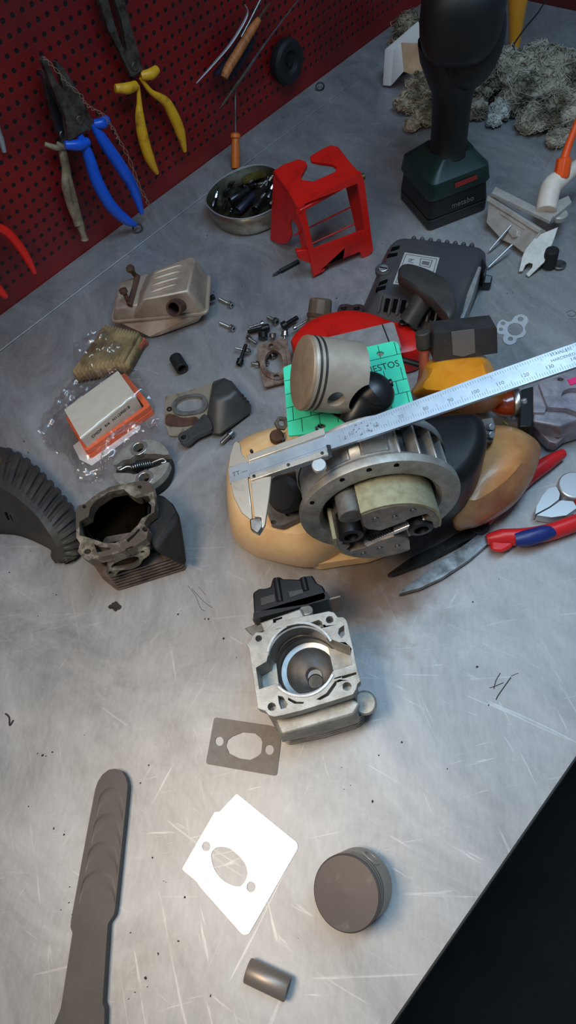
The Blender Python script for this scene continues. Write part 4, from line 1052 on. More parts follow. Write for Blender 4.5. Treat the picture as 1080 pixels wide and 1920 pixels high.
k = 20; MB().tube([T @ Vector((-.0125 + .025 * i / (k * 6), .0042 * math.cos(2 * PI * i / 12), -.004 + .0042 * math.sin(2 * PI * i / 12))) for i in range(k * 6)], .0010, 6).build('spring', 'steel', t)
for s in (-1, 1):
    MB().tube(cr([T @ Vector(p) for p in ((s * .0125, 0, -.003), (s * .018, .001, -.002), (s * .026, .002 * s, -.002), (s * .029, -.002 * s, -.003), (s * .024, -.003 * s, -.003))], 4), .0008, 8).build('spring_hook', 'bright_steel', t)

# ------------------------------------------------------------------ ribbed duct cover at the edge
t = thing('ribbed_cover', 'dusty dark plastic cover with a ribbed curved back lying beside the burnt cylinder', 'cover', frame(P(20, 1000, 0), P(110, 1050, 0)))
Rb = cr([P(*p, 0) for p in ((-70, 846), (-20, 842), (20, 848), (52, 868), (84, 900), (112, 930), (138, 962), (146, 990), (140, 1016), (122, 1058))], 12)
Md = cr([P(*p, z) for p, z in (((-90, 900), .055), ((-40, 905), .060), ((0, 915), .062), ((28, 930), .060), ((52, 950), .056), ((74, 972), .050), ((92, 998), .042), ((106, 1020), .030), ((112, 1036), .018), ((112, 1056), .004))], 12)
Lf = cr([P(*p, 0) for p in ((-120, 1010), (-60, 1004), (-20, 1001), (10, 1001), (36, 1004), (60, 1012), (82, 1022), (98, 1032), (98, 1044), (106, 1056))], 12)
rows = []
nR = len(Rb)
for i in range(nR):
    a, b, c = Rb[i], Md[i], Lf[i]; row = []
    ph = i / nR * 19
    amp = (.0016 * (1 if (ph % 1) < .5 else -1)) if .22 < i / nR < .93 else 0
    nrm = (b - a).cross(Rb[min(i + 1, nR - 1)] - Rb[max(i - 1, 0)]).normalized()
    if nrm.z < 0: nrm = -nrm
    for s in range(15):
        k = s / 14; p = a.lerp(b, k) + nrm * (.017 * math.sin(PI * min(1, k)) ** .8)
        row.append(p + nrm * amp * (1 if 1 <= s <= 12 else 0))
    for s in range(1, 7):
        k = s / 6; row.append(b.lerp(c, k) + Vector((0, 0, .003 * math.sin(PI * k))))
    rows.append(row)
MB().grid(rows).build('shell', 'dusty_plastic', t, solid=.0022, sm=28)
for i in range(5):
    a = P(12 + i * 9, 962 + i * 3.2, .036 - .0024 * i); b = P(18 + i * 9, 974 + i * 3.4, .026 - .002 * i)
    MB().tube([a, b], .0016, 8).build('vent_slot', 'void', t)
a = P(-14, 868, .046); MB().tube([a, P(14, 880, .046)], [.009, .010], 16).build('opening_rim', 'rust', t)
# ------------------------------------------------------------------ the engine on its tank
rc = P(713, 953, .13)
ea, eb = P(622, 1012, .13), P(832, 972, .13)
ex = (eb - ea).normalized(); ez = Vector((0, 0, 1)); ey = ez.cross(ex)
E0 = Vector((rc.x, rc.y, BENCH))
TE = Matrix(((ex.x, ey.x, 0, E0.x), (ex.y, ey.y, 0, E0.y), (0, 0, 1, BENCH), (0, 0, 0, 1)))
TA = Matrix(((ex.x, 0, -ey.x, rc.x), (ex.y, 0, -ey.y, rc.y), (0, 1, 0, rc.z), (0, 0, 0, 1)))     # x right, y up, z out of the clutch face
eng = thing('engine', 'partly stripped engine with amber fuel tank, round alloy housing and clutch facing the cylinder', 'engine', TE)
L_ = lambda x, y, z: TE @ Vector((x, y, z))
def pz(pts, z): return [P(*p, z) for p in pts]
def flat_prism(pts, z0, z1, holes=(), r=0):
    o = pz(pts, z1); T = frame(o[0], o[len(o) // 2]); I = T.inverted(); f = lambda pp: [(I @ q).to_2d() for q in pz(pp, z1)]
    ol = f(pts); return MB().prism(rnd(ol, r) if r else ol, z0 - z1, 0, [f(h) for h in holes], T)
def blob(rings, k=4):
    """a closed body through rings of (pixel list, height); each ring has the same number of points"""
    rows = [cr(pz(p, z), k, True) for p, z in rings]; m = MB().grid(rows, True); n = len(rows[0]); nv = len(m.v)
    c0, c1 = sum(rows[0], Vector()) / n, sum(rows[-1], Vector()) / n
    m.v += [c0, c1]; m.f += [(nv, (i + 1) % n, i) for i in range(n)] + [(nv + 1, nv - n + i, nv - n + (i + 1) % n) for i in range(n)]
    return m
# fuel tank: one lobe under the caliper's jaws, one at the far end, with a neck behind
blob([([(438, 1000), (440, 900), (470, 850), (560, 830), (640, 870), (650, 1000), (600, 1058), (530, 1054), (475, 1040)], .001),
      ([(431, 985), (429, 885), (462, 830), (560, 810), (650, 850), (660, 1000), (604, 1060), (524, 1055), (458, 1028)], .012),
      ([(429, 960), (427, 868), (460, 820), (560, 795), (650, 840), (655, 985), (600, 1036), (522, 1036), (454, 1008)], .045),
      ([(434, 948), (432, 868), (464, 820), (560, 798), (645, 840), (648, 970), (592, 1016), (524, 1018), (460, 992)], .060),
      ([(446, 938), (444, 872), (472, 830), (560, 806), (632, 846), (636, 955), (584, 996), (528, 998), (470, 976)], .069),
      ([(470, 925), (468, 880), (490, 850), (560, 830), (610, 860), (612, 935), (570, 966), (530, 968), (490, 952)], .072)], 5).build('fuel_tank', 'tank', eng)
flat_prism([(560, 1000), (640, 990), (730, 1005), (742, 1015), (724, 1032), (690, 1044), (640, 1051), (596, 1058), (575, 1050)], .004, .018, [circ(613, 1036, 5, 14, 3.5)], .004).build('tank_foot', 'tank', eng, bev=.002)
blob([([(860, 985), (852, 880), (890, 820), (960, 815), (1002, 840), (996, 890), (960, 945), (920, 972), (890, 985)], .022),
      ([(848, 982), (845, 870), (886, 812), (962, 808), (1009, 838), (1003, 888), (968, 942), (922, 975), (880, 991)], .030),
      ([(846, 970), (846, 860), (890, 806), (960, 802), (1010, 830), (1007, 872), (974, 926), (926, 962), (874, 982)], .048),
      ([(850, 948), (852, 852), (896, 804), (958, 800), (1000, 824), (998, 862), (966, 908), (922, 944), (876, 964)], .062),
      ([(868, 920), (868, 850), (904, 812), (954, 808), (984, 828), (982, 858), (956, 894), (920, 922), (888, 938)], .078),
      ([(892, 890), (892, 856), (912, 834), (946, 828), (962, 842), (960, 860), (944, 880), (920, 896), (902, 902)], .083)], 5).build('fuel_tank_end', 'tank_dark', eng)
blob([([(795, 770), (790, 720), (812, 690), (900, 690), (930, 720), (925, 770)], .03),
      ([(778, 750), (788, 708), (806, 676), (902, 668), (932, 702), (940, 745)], .085),
      ([(782, 742), (792, 702), (812, 672), (900, 664), (924, 694), (934, 735)], .105),
      ([(800, 730), (808, 702), (824, 682), (894, 676), (910, 698), (914, 725)], .116)], 5).build('tank_neck', 'tank_amber', eng)
cp = Plane(P(820, 679, .112), P(932, 663, .112), P(815, 626, .142))
cap = MB().prism(rnd(cp.uv([(814, 628), (816, 625), (930, 613), (932, 616), (933, 662), (820, 679), (812, 676)]), .001), -.026, 0, (), cp.M).build('tank_cap', 'grey_plastic', eng, bev=.0012)
MB().prism(rnd(cp.uv([(846, 622), (889, 617), (891, 661), (868, 668), (849, 665)]), .001), -.0005, .0008, (), cp.M).build('pale_panel', 'pale_plastic', cap, bev=.0003)  # paler panel on the front of the cap
MB().cyl(P(795, 652, .116), P(792, 622, .132), .0078, .0074, 24).build('grommet', 'dusty_plastic', eng, bev=.0012)
MB().tube(cr([P(796, 650, .116), P(795, 672, .106), P(793, 700, .092), P(788, 725, .078), P(783, 745, .06)], 5), [.0058, .0052, .0046, .0046, .0042], 12).build('fuel_hose', 'old_rubber', eng)
MB().tube([P(745, 672, .05), P(800, 688, .05)], .0035, 10).build('throttle_rod', 'dark_steel', eng)

# crankcase and dark housings
MB().hull([L_(x, y, z) for x in (-.050, .050) for y in (.03, .115) for z in (.03, .155)] + [L_(x, y, .170) for x in (-.034, .034) for y in (.035, .10)]).build('crankcase', 'grey_cast', eng, bev=.004)
MB().stack(cr([(.02, .022), (.06, .014), (.084, .018), (.101, .036), (.111, .060), (.106, .083), (.062, .090), (.02, .085)], 4, True), [(.010, .026), (.004, .036), (0, .07), (0, .118), (.002, .126), (.007, .131), (.014, .1325)], TE).build('air_shroud', 'black_plastic', eng)
# round alloy housing
hs = MB()
W0, W1 = math.radians(22), math.radians(73)
prof = [(.0500, -.046), (.0500, -.004), (.0535, .0006), (.0600, .0016), (.0645, .0004), (.0685, -.0004), (.0690, -.0020), (.0690, -.0065), (.0650, -.0080), (.0640, -.0120)]
MB().lathe(prof, TA, 72, caps=False).build('housing_rim', 'cast_alu', eng, solid=.0012)
hs.lathe([(.0640, -.0115), (.0640, -.046), (.060, -.048), (.050, -.048)], TA, 60, caps=False, a0=W1, a1=2 * PI + W0)
hs.lathe([(.0660, -.040), (.0660, -.048), (.050, -.048)], TA, 60, caps=False)
hs.build('housing', 'cast_alu_bright', eng, solid=.0012, bev=0)
for a in (22, 40, 57, 73):
    c, s = math.cos(math.radians(a)), math.sin(math.radians(a))
    M = TA @ Matrix.Rotation(math.radians(a), 4, 'Z')
    MB().box((.0585, 0, -.029), (.0135, .0022, .036), M).build('housing_rib', 'cast_alu_bright', eng, bev=.0006)
MB().lathe([(.049, -.012), (.049, -.047), (.0002, -.047)], TA, 48, caps=False).build('housing_interior', 'sooty', eng)
for a0, a1, m_ in ((80, 100, 'machined'), (108, 128, 'cast_alu')):
    MB().lathe([(.0632, -.014), (.0655, -.014), (.0655, -.042), (.0632, -.042)], TA, 10, caps=False, a0=math.radians(a0), a1=math.radians(a1)).build('mounting_pad', m_, eng, solid=.0006)
for a in (78, 97, 117, 150):
    c, s = .0645 * math.cos(math.radians(a)), .0645 * math.sin(math.radians(a))
    MB().cyl(TA @ Vector((c, s, -.004)), TA @ Vector((c, s, .0014)), .0022, n=12).build('screw_hole', 'void', eng)
# clutch: two interlocking shoes round a hub, with a spring between
R = .046
TC = TA.copy(); TC.translation = P(726, 1000, .13)
def eshoe(sg):
    M = TC @ Matrix.Rotation(0 if sg > 0 else PI, 4, 'Z')
    f = lambda pts: [(x * R, y * R) for x, y in pts]
    a0, a1 = math.radians(-10), math.radians(118)
    inner = f([(-.42, .46), (-.34, .30), (-.12, .16), (.16, .26), (.44, .42), (.70, .46), (.78, .34), (.70, .22), (.84, .10), (.80, -.08)])
    s = MB().prism(arc(0, 0, R - .0028, a0, a1, 34) + inner, -.030, 0, (), M).build('clutch_shoe', 'clutch_steel', eng, bev=.0008)
    MB().prism(arc(0, 0, R, a0 + .02, a1 - .02, 34) + arc(0, 0, R - .0034, a1 - .02, a0 + .02, 34), -.031, -.0006, (), M).build('lining', 'lining', s, bev=.0005)
    for x, y in ((-.20, .62), (.14, .56), (.46, .66)):
        MB().cyl(M @ Vector((x * R, y * R, -.002)), M @ Vector((x * R, y * R, .0008)), .0026, n=16).build('rivet', 'steel', s, bev=.0004)
    return s
eshoe(1); eshoe(-1)
MB().lathe([(.002, -.034), (.0405, -.034), (.0405, -.013), (.0375, -.012), (.002, -.012)], TC, 44, caps=False).build('clutch_hub', 'clutch_steel', eng, bev=.0006)
MB().cyl(TC @ Vector((-.60 * R, .62 * R, -.030)), TC @ Vector((-.60 * R, .62 * R, -.006)), .0105, n=26).build('clutch_boss', 'grey_cast', eng, bev=.001)
for x, y in ((-.66, .20), (.62, -.04)):
    MB().lathe([(.003, -.020), (.0100, -.020), (.0110, -.004), (.0104, .0015), (.0062, .0022), (.0056, -.003), (.0001, -.003)], TC @ Matrix.Translation((x * R, y * R, 0)), 26, caps=False).build('clutch_bolt', 'black_bolt', eng)
TS = TC @ Matrix.Rotation(math.radians(26), 4, 'Z')
k = 16; MB().tube([TS @ Vector((-.018 + .022 * i / (k * 6), .0002 + .0042 * math.cos(2 * PI * i / 10), -.005 + .0042 * math.sin(2 * PI * i / 10))) for i in range(k * 6)], .0008, 5).build('clutch_spring', 'dark_steel', eng)
MB().box((.004, -.0075, -.004), (.058, .0045, .006), TS).build('clutch_bar', 'bright_steel', eng, bev=.0012)
# brackets and small fixings
flat_prism([(482, 892), (600, 872), (606, 900), (580, 962), (528, 986), (508, 982), (500, 958), (486, 930)], .074, .082, [circ(541, 964, 6, 16, 4.5), circ(513, 979, 6, 16, 4)], .003).build('mounting_bracket', 'grey_cast', eng, bev=.001)
c = P(562, 918, .085); MB().lathe([(.001, .0), (.017, .0), (.0185, .003), (.0185, .03), (.014, .034), (.001, .034)], axis_frame(c, (ex * -.5 - ey * .5 + ez * .7))).build('intake_boot', 'black_matte', eng)
MB().hull(pz([(580, 880), (640, 862), (640, 900), (590, 935)], .155) + pz([(580, 890), (640, 875), (620, 930), (575, 950)], .09)).build('housing_arm', 'grey_cast', eng, bev=.002)
c = P(527, 795, .095); nt_ = MB().lathe([(.0035, 0), (.0075, 0), (.0075, .008), (.0035, .008), (.0035, 0)], axis_frame(c, Vector((-.2, -.5, .8))), 6, caps=False).build('nut', 'old_steel', eng, bev=.0005)
c = P(519, 822, .09); MB().lathe([(.001, 0), (.007, 0), (.0075, .006), (.006, .009), (.001, .0095)], axis_frame(c, Vector((-.1, -.3, .9))), 18).build('bleed_screw', 'rust', eng)
flat_prism([(470, 840), (530, 812), (560, 800), (560, 830), (480, 858)], .07, .088, (), .004).build('tank_shoulder', 'tank', eng, bev=.003)
MB().hull(pz([(893, 788), (924, 782), (930, 800), (924, 826), (898, 832)], .098) + pz([(893, 792), (924, 788), (924, 830), (898, 836)], .084)).build('bracket', 'grey_cast', eng, bev=.001)
for x, y in ((921, 800), (921, 815)): MB().cyl(P(x - 8, y, .098), P(x + 2, y, .104), .0032, n=14).build('bracket_bolt', 'bright_steel', eng, bev=.0005)

# ------------------------------------------------------------------ green gasket sheet
sp_ = Plane(P(532, 690, .174), P(745, 641, .174), P(540, 815, .174))
t = thing('gasket_sheet', 'bright green gasket sheet printed with a grid, lying on top of the engine', 'gasket sheet', sp_.M)
MB().prism(rnd(sp_.uv([(531, 690), (545, 684), (738, 640), (747, 645), (776, 760), (700, 800), (541, 818)]), .002), -.0012, .0006, [sp_.uv(circ(713, 664, 7, 18, 4.5)), sp_.uv(circ(603, 799, 8, 18, 5))], sp_.M).build('sheet', 'gasket_green', t)
gl = MB()
def gline(p, q, w=.0007):
    a, b = sp_.uv([p, q]); d = b - a; n = Vector((-d.y, d.x)).normalized() * w / 2
    gl.prism([a - n, b - n, b + n, a + n], .0006, .00075, (), sp_.M)
lerp = lambda p, q, k: (p[0] + (q[0] - p[0]) * k, p[1] + (q[1] - p[1]) * k)
TL, TR_, BR, BL = (532, 690), (745, 641), (775, 757), (541, 817)
nr = 5
for i in range(1, nr): 
    k = i / nr
    if i == 2: gline(lerp(TL, BL, k), lerp(lerp(TL, BL, k), lerp(TR_, BR, k), .60))
    else: gline(lerp(TL, BL, k), lerp(TR_, BR, k))
for i in range(nr):
    k0, k1 = i / nr, (i + 1) / nr; n = 7
    for j in range(n):
        u = (j + (.35 if i % 2 else .8)) / n
        if 0 < u < 1 and not (i in (1,) and u > .62): gline(lerp(lerp(TL, BL, k0), lerp(TR_, BR, k0), u), lerp(lerp(TL, BL, k1), lerp(TR_, BR, k1), u))
gl.build('printed_grid', 'green_ink', t)
p0, p1 = sp_.uv([(650, 706), (757, 680)]); d = p1 - p0
lettering('REPUESTOS', .0108, sp_.M @ Matrix.Translation(((p0 + p1).x / 2, (p0 + p1).y / 2, .0006)) @ Matrix.Rotation(math.atan2(d.y, d.x), 4, 'Z'), 'dark_ink', t, stretch=d.length / .066)

# ------------------------------------------------------------------ large piston lying on the sheet
ca, cb = P(564, 699, .2225), P(662, 709, .2035)
TP = axis_frame(ca, cb - ca, (P(600, 760, .2) - P(600, 690, .2))); R = .0300; Lp = .0470
t = thing('piston', 'large pale piston lying on its side on the green gasket sheet', 'piston', TP)
ang_pin = 0
body = MB().lathe([(.0001, 0), (R - .0035, 0), (R - .0008, .0008), (R, .0022), (R, .0058), (R - .0012, .0060), (R - .0012, .0078), (R, .0080), (R, .0102), (R - .0012, .0104), (R - .0012, .0122), (R, .0124), (R, Lp), (R - .0028, Lp), (R - .0028, .014), (.0001, .014)], TP, 64, caps=False)
nd = (P(607, 742, .2) - P(607, 715, .216)).normalized()
axv = (cb - ca).normalized(); pc_ = ca + axv * .0235
vd = (CAM - pc_); vd = (vd - axv * vd.dot(axv)).normalized(); sd_ = axv.cross(vd)
if (proj(pc_ + sd_ * .02)[1] < proj(pc_)[1]): sd_ = -sd_
pdv = (vd * .80 + sd_ * .60).normalized()
cut = [MB().cyl(pc_ - pdv * .05, pc_ + pdv * .05, .0072, n=28)]
pe = ca + axv * Lp + pdv * R
cut.append(MB().cyl(pe - pdv * .02 + axv * .004, pe + pdv * .03 + axv * .004, .0155, n=30))
body.build('body', 'piston_alu', t, cut=cut, sm=30)
MB().lathe([(.0001, -.0004), (R - .0035, -.0004), (R - .0006, .0006), (R + .0001, .0022), (R + .0001, .0030)], TP, 64, caps=False).build('crown', 'piston_crown', t)
for z in (.0060, .0104): MB().ring(R - .0016, R + .0002, z + .0002, z + .0016, TP, 64).build('piston_ring', 'ring_steel', t)
MB().ring(.0064, .0085, .0, .004, axis_frame(pc_ + pdv * (R - .0065), pdv), 28).build('pin_boss', 'piston_alu', t)

# black rubber boot under the piston's skirt
c = P(690, 742, .195); t = thing('rubber_boot', 'glossy black rubber boot lying on the green sheet under the large piston', 'rubber boot', c)
T = axis_frame(P(672, 772, .181), P(700, 712, .196) - P(672, 772, .181)); l = (P(700, 712, .196) - P(672, 772, .181)).length
MB().ball((0, 0, 0), (.0195, .022, .0165), frame(P(692, 738, .1915), P(720, 700, .1955))).build('dome', 'black_plastic', t)
MB().tube(cr([P(700, 735, .194), P(680, 752, .19), P(665, 778, .186), P(650, 796, .182)], 4), [.019, .017, .012, .008], 18).build('neck', 'black_plastic', t)
MB().cyl(P(722, 722, .196), P(736, 717, .197), .0034, n=14).build('nipple', 'black_plastic', t, bev=.0006)
MB().hull(pz([(610, 768), (652, 770), (668, 785), (650, 792), (628, 780)], .183) + pz([(612, 770), (650, 772), (664, 786), (648, 793), (630, 782)], .180)).build('tongue', 'black_plastic', t, bev=.0006)

# ------------------------------------------------------------------ caliper across the engine
kp = Plane(P(430, 890, .205), P(1080, 665, .222), P(440, 1000, .198))
cal = thing('vernier_caliper', 'long steel vernier caliper lying across the engine with its jaws over the tank', 'caliper', kp.M)
def kpr(pts, z0, z1, r=0): 
    o = kp.uv(pts); return MB().prism(rnd(o, r) if r else o, z0, z1, (), kp.M)
beam = kpr([(428, 877), (466, 865), (612, 813), (720, 772), (890, 709), (1080, 642), (1130, 624), (1130, 671), (1080, 688), (890, 752), (720, 810), (620, 842), (468, 894), (431, 906)], -.003, 0).build('beam', 'caliper_steel', cal, bev=.0005)
def kdir(p, q):
    a, b = kp.uv([p, q]); return a, b
mk = MB()
a, b = kdir((640, 803), (1105, 633)); a2, b2 = kdir((640, 830), (1105, 680))
n = 100
for i in range(n):
    for (s, e, sg, h) in ((a, b, -1, .0022), (a2, b2, 1, .0028)):
        k = i / n; p = s.lerp(e, k); d = (e - s).normalized(); nr_ = Vector((-d.y, d.x))
        if (kp.uv([(800, 770)])[0] - s).dot(nr_) < 0: nr_ = -nr_
        hh = h * (1.9 if i % 10 == 0 else 1.4 if i % 5 == 0 else 1); p = p + nr_ * .0008
        w = d * .00012; mk.prism([p - w, p + w, p + w + nr_ * hh, p - w + nr_ * hh], 0, .00008, (), kp.M)
    
mk.build('graduation_marks', 'caliper_mark', beam)
sm_ = MB(); rr_ = random.Random(5)
for _ in range(26):
    px_ = 682 + rr_.gauss(0, 16); p = kp.uv([(px_, 806 - (px_ - 682) * .37 + rr_.gauss(0, 6))])[0]; s_ = rr_.uniform(.0003, .0011)
    sm_.prism([(p.x + s_ * math.cos(a_) * rr_.uniform(.6, 1), p.y + s_ * math.sin(a_) * rr_.uniform(.6, 1)) for a_ in [i * PI / 4 for i in range(8)]], 0, .00006, (), kp.M)
sm_.build('stain', 'grey_ink', beam)
dd = b2 - a2; rot = Matrix.Rotation(math.atan2(dd.y, dd.x), 4, 'Z')
for i, s in enumerate(('50', '60', '70', '80', '90', '100', '110', '120', '130', '140', '150')):
    x, y = 640 + 46.5 * (i + .4), 820 - 15.6 * (i + .4)
    p = kp.uv([(x, y - 1)])[0]; lettering(s, .0044, kp.M @ Matrix.Translation((p.x, p.y, 0)) @ rot, 'caliper_mark', beam, 'numeral', .00008)
p = kp.uv([(1052, 660)])[0]; lettering('STAINLESS', .0036, kp.M @ Matrix.Translation((p.x, p.y, 0)) @ rot, 'caliper_mark', beam, 'lettering', .00008)
p = kp.uv([(1056, 670)])[0]; lettering('HARDENED', .0036, kp.M @ Matrix.Translation((p.x, p.y, 0)) @ rot, 'caliper_mark', beam, 'lettering', .00008)
p = kp.uv([(450, 886)])[0]; lettering('TT ---', .005, kp.M @ Matrix.Translation((p.x, p.y, 0)) @ rot, 'dark_ink', beam, 'lettering', .00008)
kpr([(432, 904), (465, 894), (473, 972), (469, 974), (452, 960), (438, 932)], -.003, .0002).build('fixed_jaw', 'caliper_jaw', cal, bev=.0004)
kpr([(428, 876), (430, 856), (437, 832), (443, 826), (450, 832), (452, 848), (460, 858), (464, 866)], -.0025, -.0002).build('inside_jaw', 'caliper_jaw', cal, bev=.0005)
kpr([(468, 974), (490, 969), (493, 987), (484, 1001), (470, 993)], -.006, .0008).build('jaw_tip', 'steel', cal, bev=.001)
sl = kpr([(469, 899), (509, 893), (503, 946), (497, 985), (492, 992), (490, 970), (477, 970)], -.0026, .0008).build('sliding_jaw', 'caliper_jaw', cal, bev=.0005)
top_ = kpr([(463, 856), (608, 804), (610, 817), (467, 867)], -.003, .0022).build('slider_top', 'caliper_jaw', cal, bev=.0004)
low_ = kpr([(468, 890), (616, 838), (621, 856), (600, 861), (470, 904)], -.004, .0020).build('slider_bar', 'caliper_steel', cal, bev=.0005)
kpr([(469, 895), (612, 846), (617, 855), (471, 904)], .0018, .0030).build('vernier_plate', 'caliper_jaw', cal, bev=.0003)
kpr([(612, 836), (620, 836), (624, 860), (617, 862)], -.004, .0022).build('slider_end', 'dark_steel', cal, bev=.0004)
for x, y, z in ((472, 847, .0015), (532, 825, .0015), (594, 804, .0015), (478, 896, .003), (542, 875, .003), (605, 853, .003)):
    p = kp.uv([(x, y)])[0]; MB().cyl(kp.M @ Vector((p.x, p.y, z - .002)), kp.M @ Vector((p.x, p.y, z + .0006)), .0013, n=12).build('screw', 'dark_steel', cal)
p = kp.uv([(598, 872)])[0]; MB().cyl(kp.M @ Vector((p.x, p.y, -.0035)), kp.M @ Vector((p.x, p.y, .001)), .0056, n=40).build('thumb_wheel', 'bright_steel', cal, bev=.0006)

# ------------------------------------------------------------------ carburettor with primer bulb
a, b = P(936, 760, .030), P(1080, 748, .030)
TQ = frame(a, b); I = TQ.inverted()
t = thing('carburettor', 'grey carburettor with a brown primer bulb lying behind the amber tank end', 'carburettor', Matrix.Translation((0, 0, -.030)) @ TQ)
zt = .054
def ql(pts, z=zt): return [(I @ P(*p, z)).to_2d() for p in pts]
B_ = lambda z: z - .030
hl_ = [ql(circ(1077, 741, 24, 24, 14))]
MB().prism(ql([(1010, 719), (1032, 712), (1040, 708), (1120, 672), (1150, 760), (1090, 775), (1062, 765), (1027, 763)]), B_(.047), B_(zt), hl_ + [ql(circ(1051, 711, 6, 14, 3.5))], TQ).build('top_flange', 'carb_metal', t, bev=.0008)
MB().hull([TQ @ Vector((p[0], p[1], B_(.0465))) for p in ql([(1004, 735), (1024, 722), (1110, 700), (1130, 770), (1050, 800), (1000, 790)], .0465)] + [TQ @ Vector((p[0], p[1], B_(.034))) for p in ql([(1004, 735), (1000, 785)], .0465)] + [TQ @ Vector((p[0], p[1], B_(.004))) for p in ql([(1062, 725), (1110, 700), (1130, 770), (1066, 790)], .0465)]).build('body', 'carb_metal', t, bev=.002)
MB().prism(ql([(1000, 724), (1010, 719), (1026, 762), (1022, 774), (1000, 773)], .05), B_(.034), B_(.05), (), TQ).build('diaphragm_plate', 'carb_metal', t, bev=.0008)
MB().prism(ql([(977, 730), (1000, 723), (1002, 775), (998, 800), (974, 800)], .046), B_(.030), B_(.046), (), TQ).build('pump_block', 'black_plastic', t, bev=.0015)
MB().lathe([(.0005, -.022), (.008, -.020), (.0125, -.014), (.0145, -.006), (.0148, .0), (.012, .0002)], axis_frame(TQ @ (I @ P(958, 756, .034)), (b - a).normalized()), 30).build('primer_bulb', 'bulb', t)
MB().lathe([(.006, 0), (.017, 0), (.0185, .003), (.0185, .006), (.015, .009), (.006, .009)], axis_frame(TQ @ (I @ P(958, 756, .034)), (b - a).normalized()), 30).build('bulb_ring', 'bolt_steel', t, bev=.0006)
for p0, p1 in (((982, 748, .048), (984, 756, .044)), ((980, 765, .044), (982, 772, .04))): MB().cyl(P(*p0), P(*p1), .003, n=12).build('screw', 'bright_steel', t, bev=.0005)
MB().tube([P(1044, 812, .02), P(1056, 795, .034), P(1068, 780, .042)], .0022, 10).build('lever', 'old_steel', t)
MB().prism(ql([(1002, 800), (1034, 806), (1064, 800), (1060, 818), (1044, 831), (1030, 828), (1022, 820)], .02), B_(.006), B_(.02), [ql(circ(1046, 818, 5, 12, 4), .02)], TQ).build('lug', 'carb_metal', t, bev=.001)
MB().tube(cr([P(945, 792, .03), P(940, 798, .03), P(946, 804, .03), P(952, 798, .03)], 4, True), .0014, 6, closed=True).build('wire_ring', 'brass', t)
MB().prism(ql([(1064, 712), (1088, 704), (1095, 714), (1070, 722)], zt + .001), B_(zt), B_(zt + .0012), (), TQ).build('paint_mark', 'pink', t)

# ------------------------------------------------------------------ pliers beside the engine
ht = lambda pts, z0, z1, r=.0: flat_prism(pts, z0, z1, (), r)
t = thing('pliers', 'needle-nosed pliers with red and blue handles lying open under the engine', 'pliers', P(905, 1000, 0))
j = ht([(748, 1113), (753, 1106), (800, 1072), (846, 1040), (886, 1010), (906, 994), (922, 1004), (918, 1016), (880, 1049), (830, 1082), (788, 1102)], .003, .010, .001).build('jaw', 'steel', t, bev=.0022)
ht([(726, 1077), (768, 1047), (820, 1022), (872, 992), (900, 985), (890, 1006), (842, 1030), (796, 1054), (738, 1076)], .005, .012, .001).build('jaw', 'dark_steel', t, bev=.0022)
MB().cyl(P(897, 995, .0015), P(897, 995, .0015) + Vector((0, 0, .0115)), .010, n=28).build('pivot', 'dark_steel', t, bev=.001)
h = MB().tube(cr([P(912, 1012, .010), P(940, 1008, .011), P(985, 1006, .012), (P(1030, 998, .012)), P(1070, 984, .012), P(1120, 964, .012)], 5), [.006, .0105, .0105, .0105, .0105, .009], 16, flat=.8, side=Vector((0, 0, 1))).build('grip', 'tool_red', t)
MB().hull(pz([(918, 1000), (948, 990), (968, 998), (962, 1024), (940, 1036), (920, 1030)], .014) + pz([(916, 1004), (948, 994), (966, 1004), (960, 1028), (940, 1038), (918, 1032)], .004)).build('guard', 'tool_red', h, bev=.003)
MB().tube(cr([P(966, 1012, .0165), P(992, 1008, .018), P(1020, 1000, .018), P(1040, 996, .0165)], 4), [.007, .0085, .008, .005], 14, flat=.85).build('grip_inlay', 'tool_blue', h)
MB().tube(cr([P(905, 985, .008), P(940, 945, .009), P(985, 900, .010), P(1024, 870, .010), P(1056, 850, .009)], 5), [.006, .009, .0098, .0098, .006], 16, flat=.8, side=Vector((0, 0, 1))).build('grip', 'tool_red', t)
t = thing('side_cutters', 'bright side cutters with red handles beside the needle-nosed pliers', 'side cutters', P(1060, 930, 0))
ht([(1004, 964), (1006, 950), (1018, 928), (1030, 915), (1043, 912), (1050, 925), (1048, 936), (1030, 950)], .003, .014, .001).build('jaw', 'bright_steel', t, bev=.002)
ht([(1006, 966), (1032, 952), (1052, 938), (1075, 940), (1082, 952), (1062, 966), (1034, 970)], .003, .014, .001).build('jaw', 'bright_steel', t, bev=.002)
MB().cyl(P(1072, 922, .0015), P(1072, 922, .0015) + Vector((0, 0, .014)), .0165, n=36).build('pivot', 'bright_steel', t, bev=.0015)
for pts in ([(1078, 935), (1110, 940), (1150, 950)], [(1082, 915), (1120, 900), (1160, 895)]):
    MB().tube(cr([P(*p, .010) for p in pts], 4), [.007, .009, .009], 14).build('grip', 'tool_red', t)
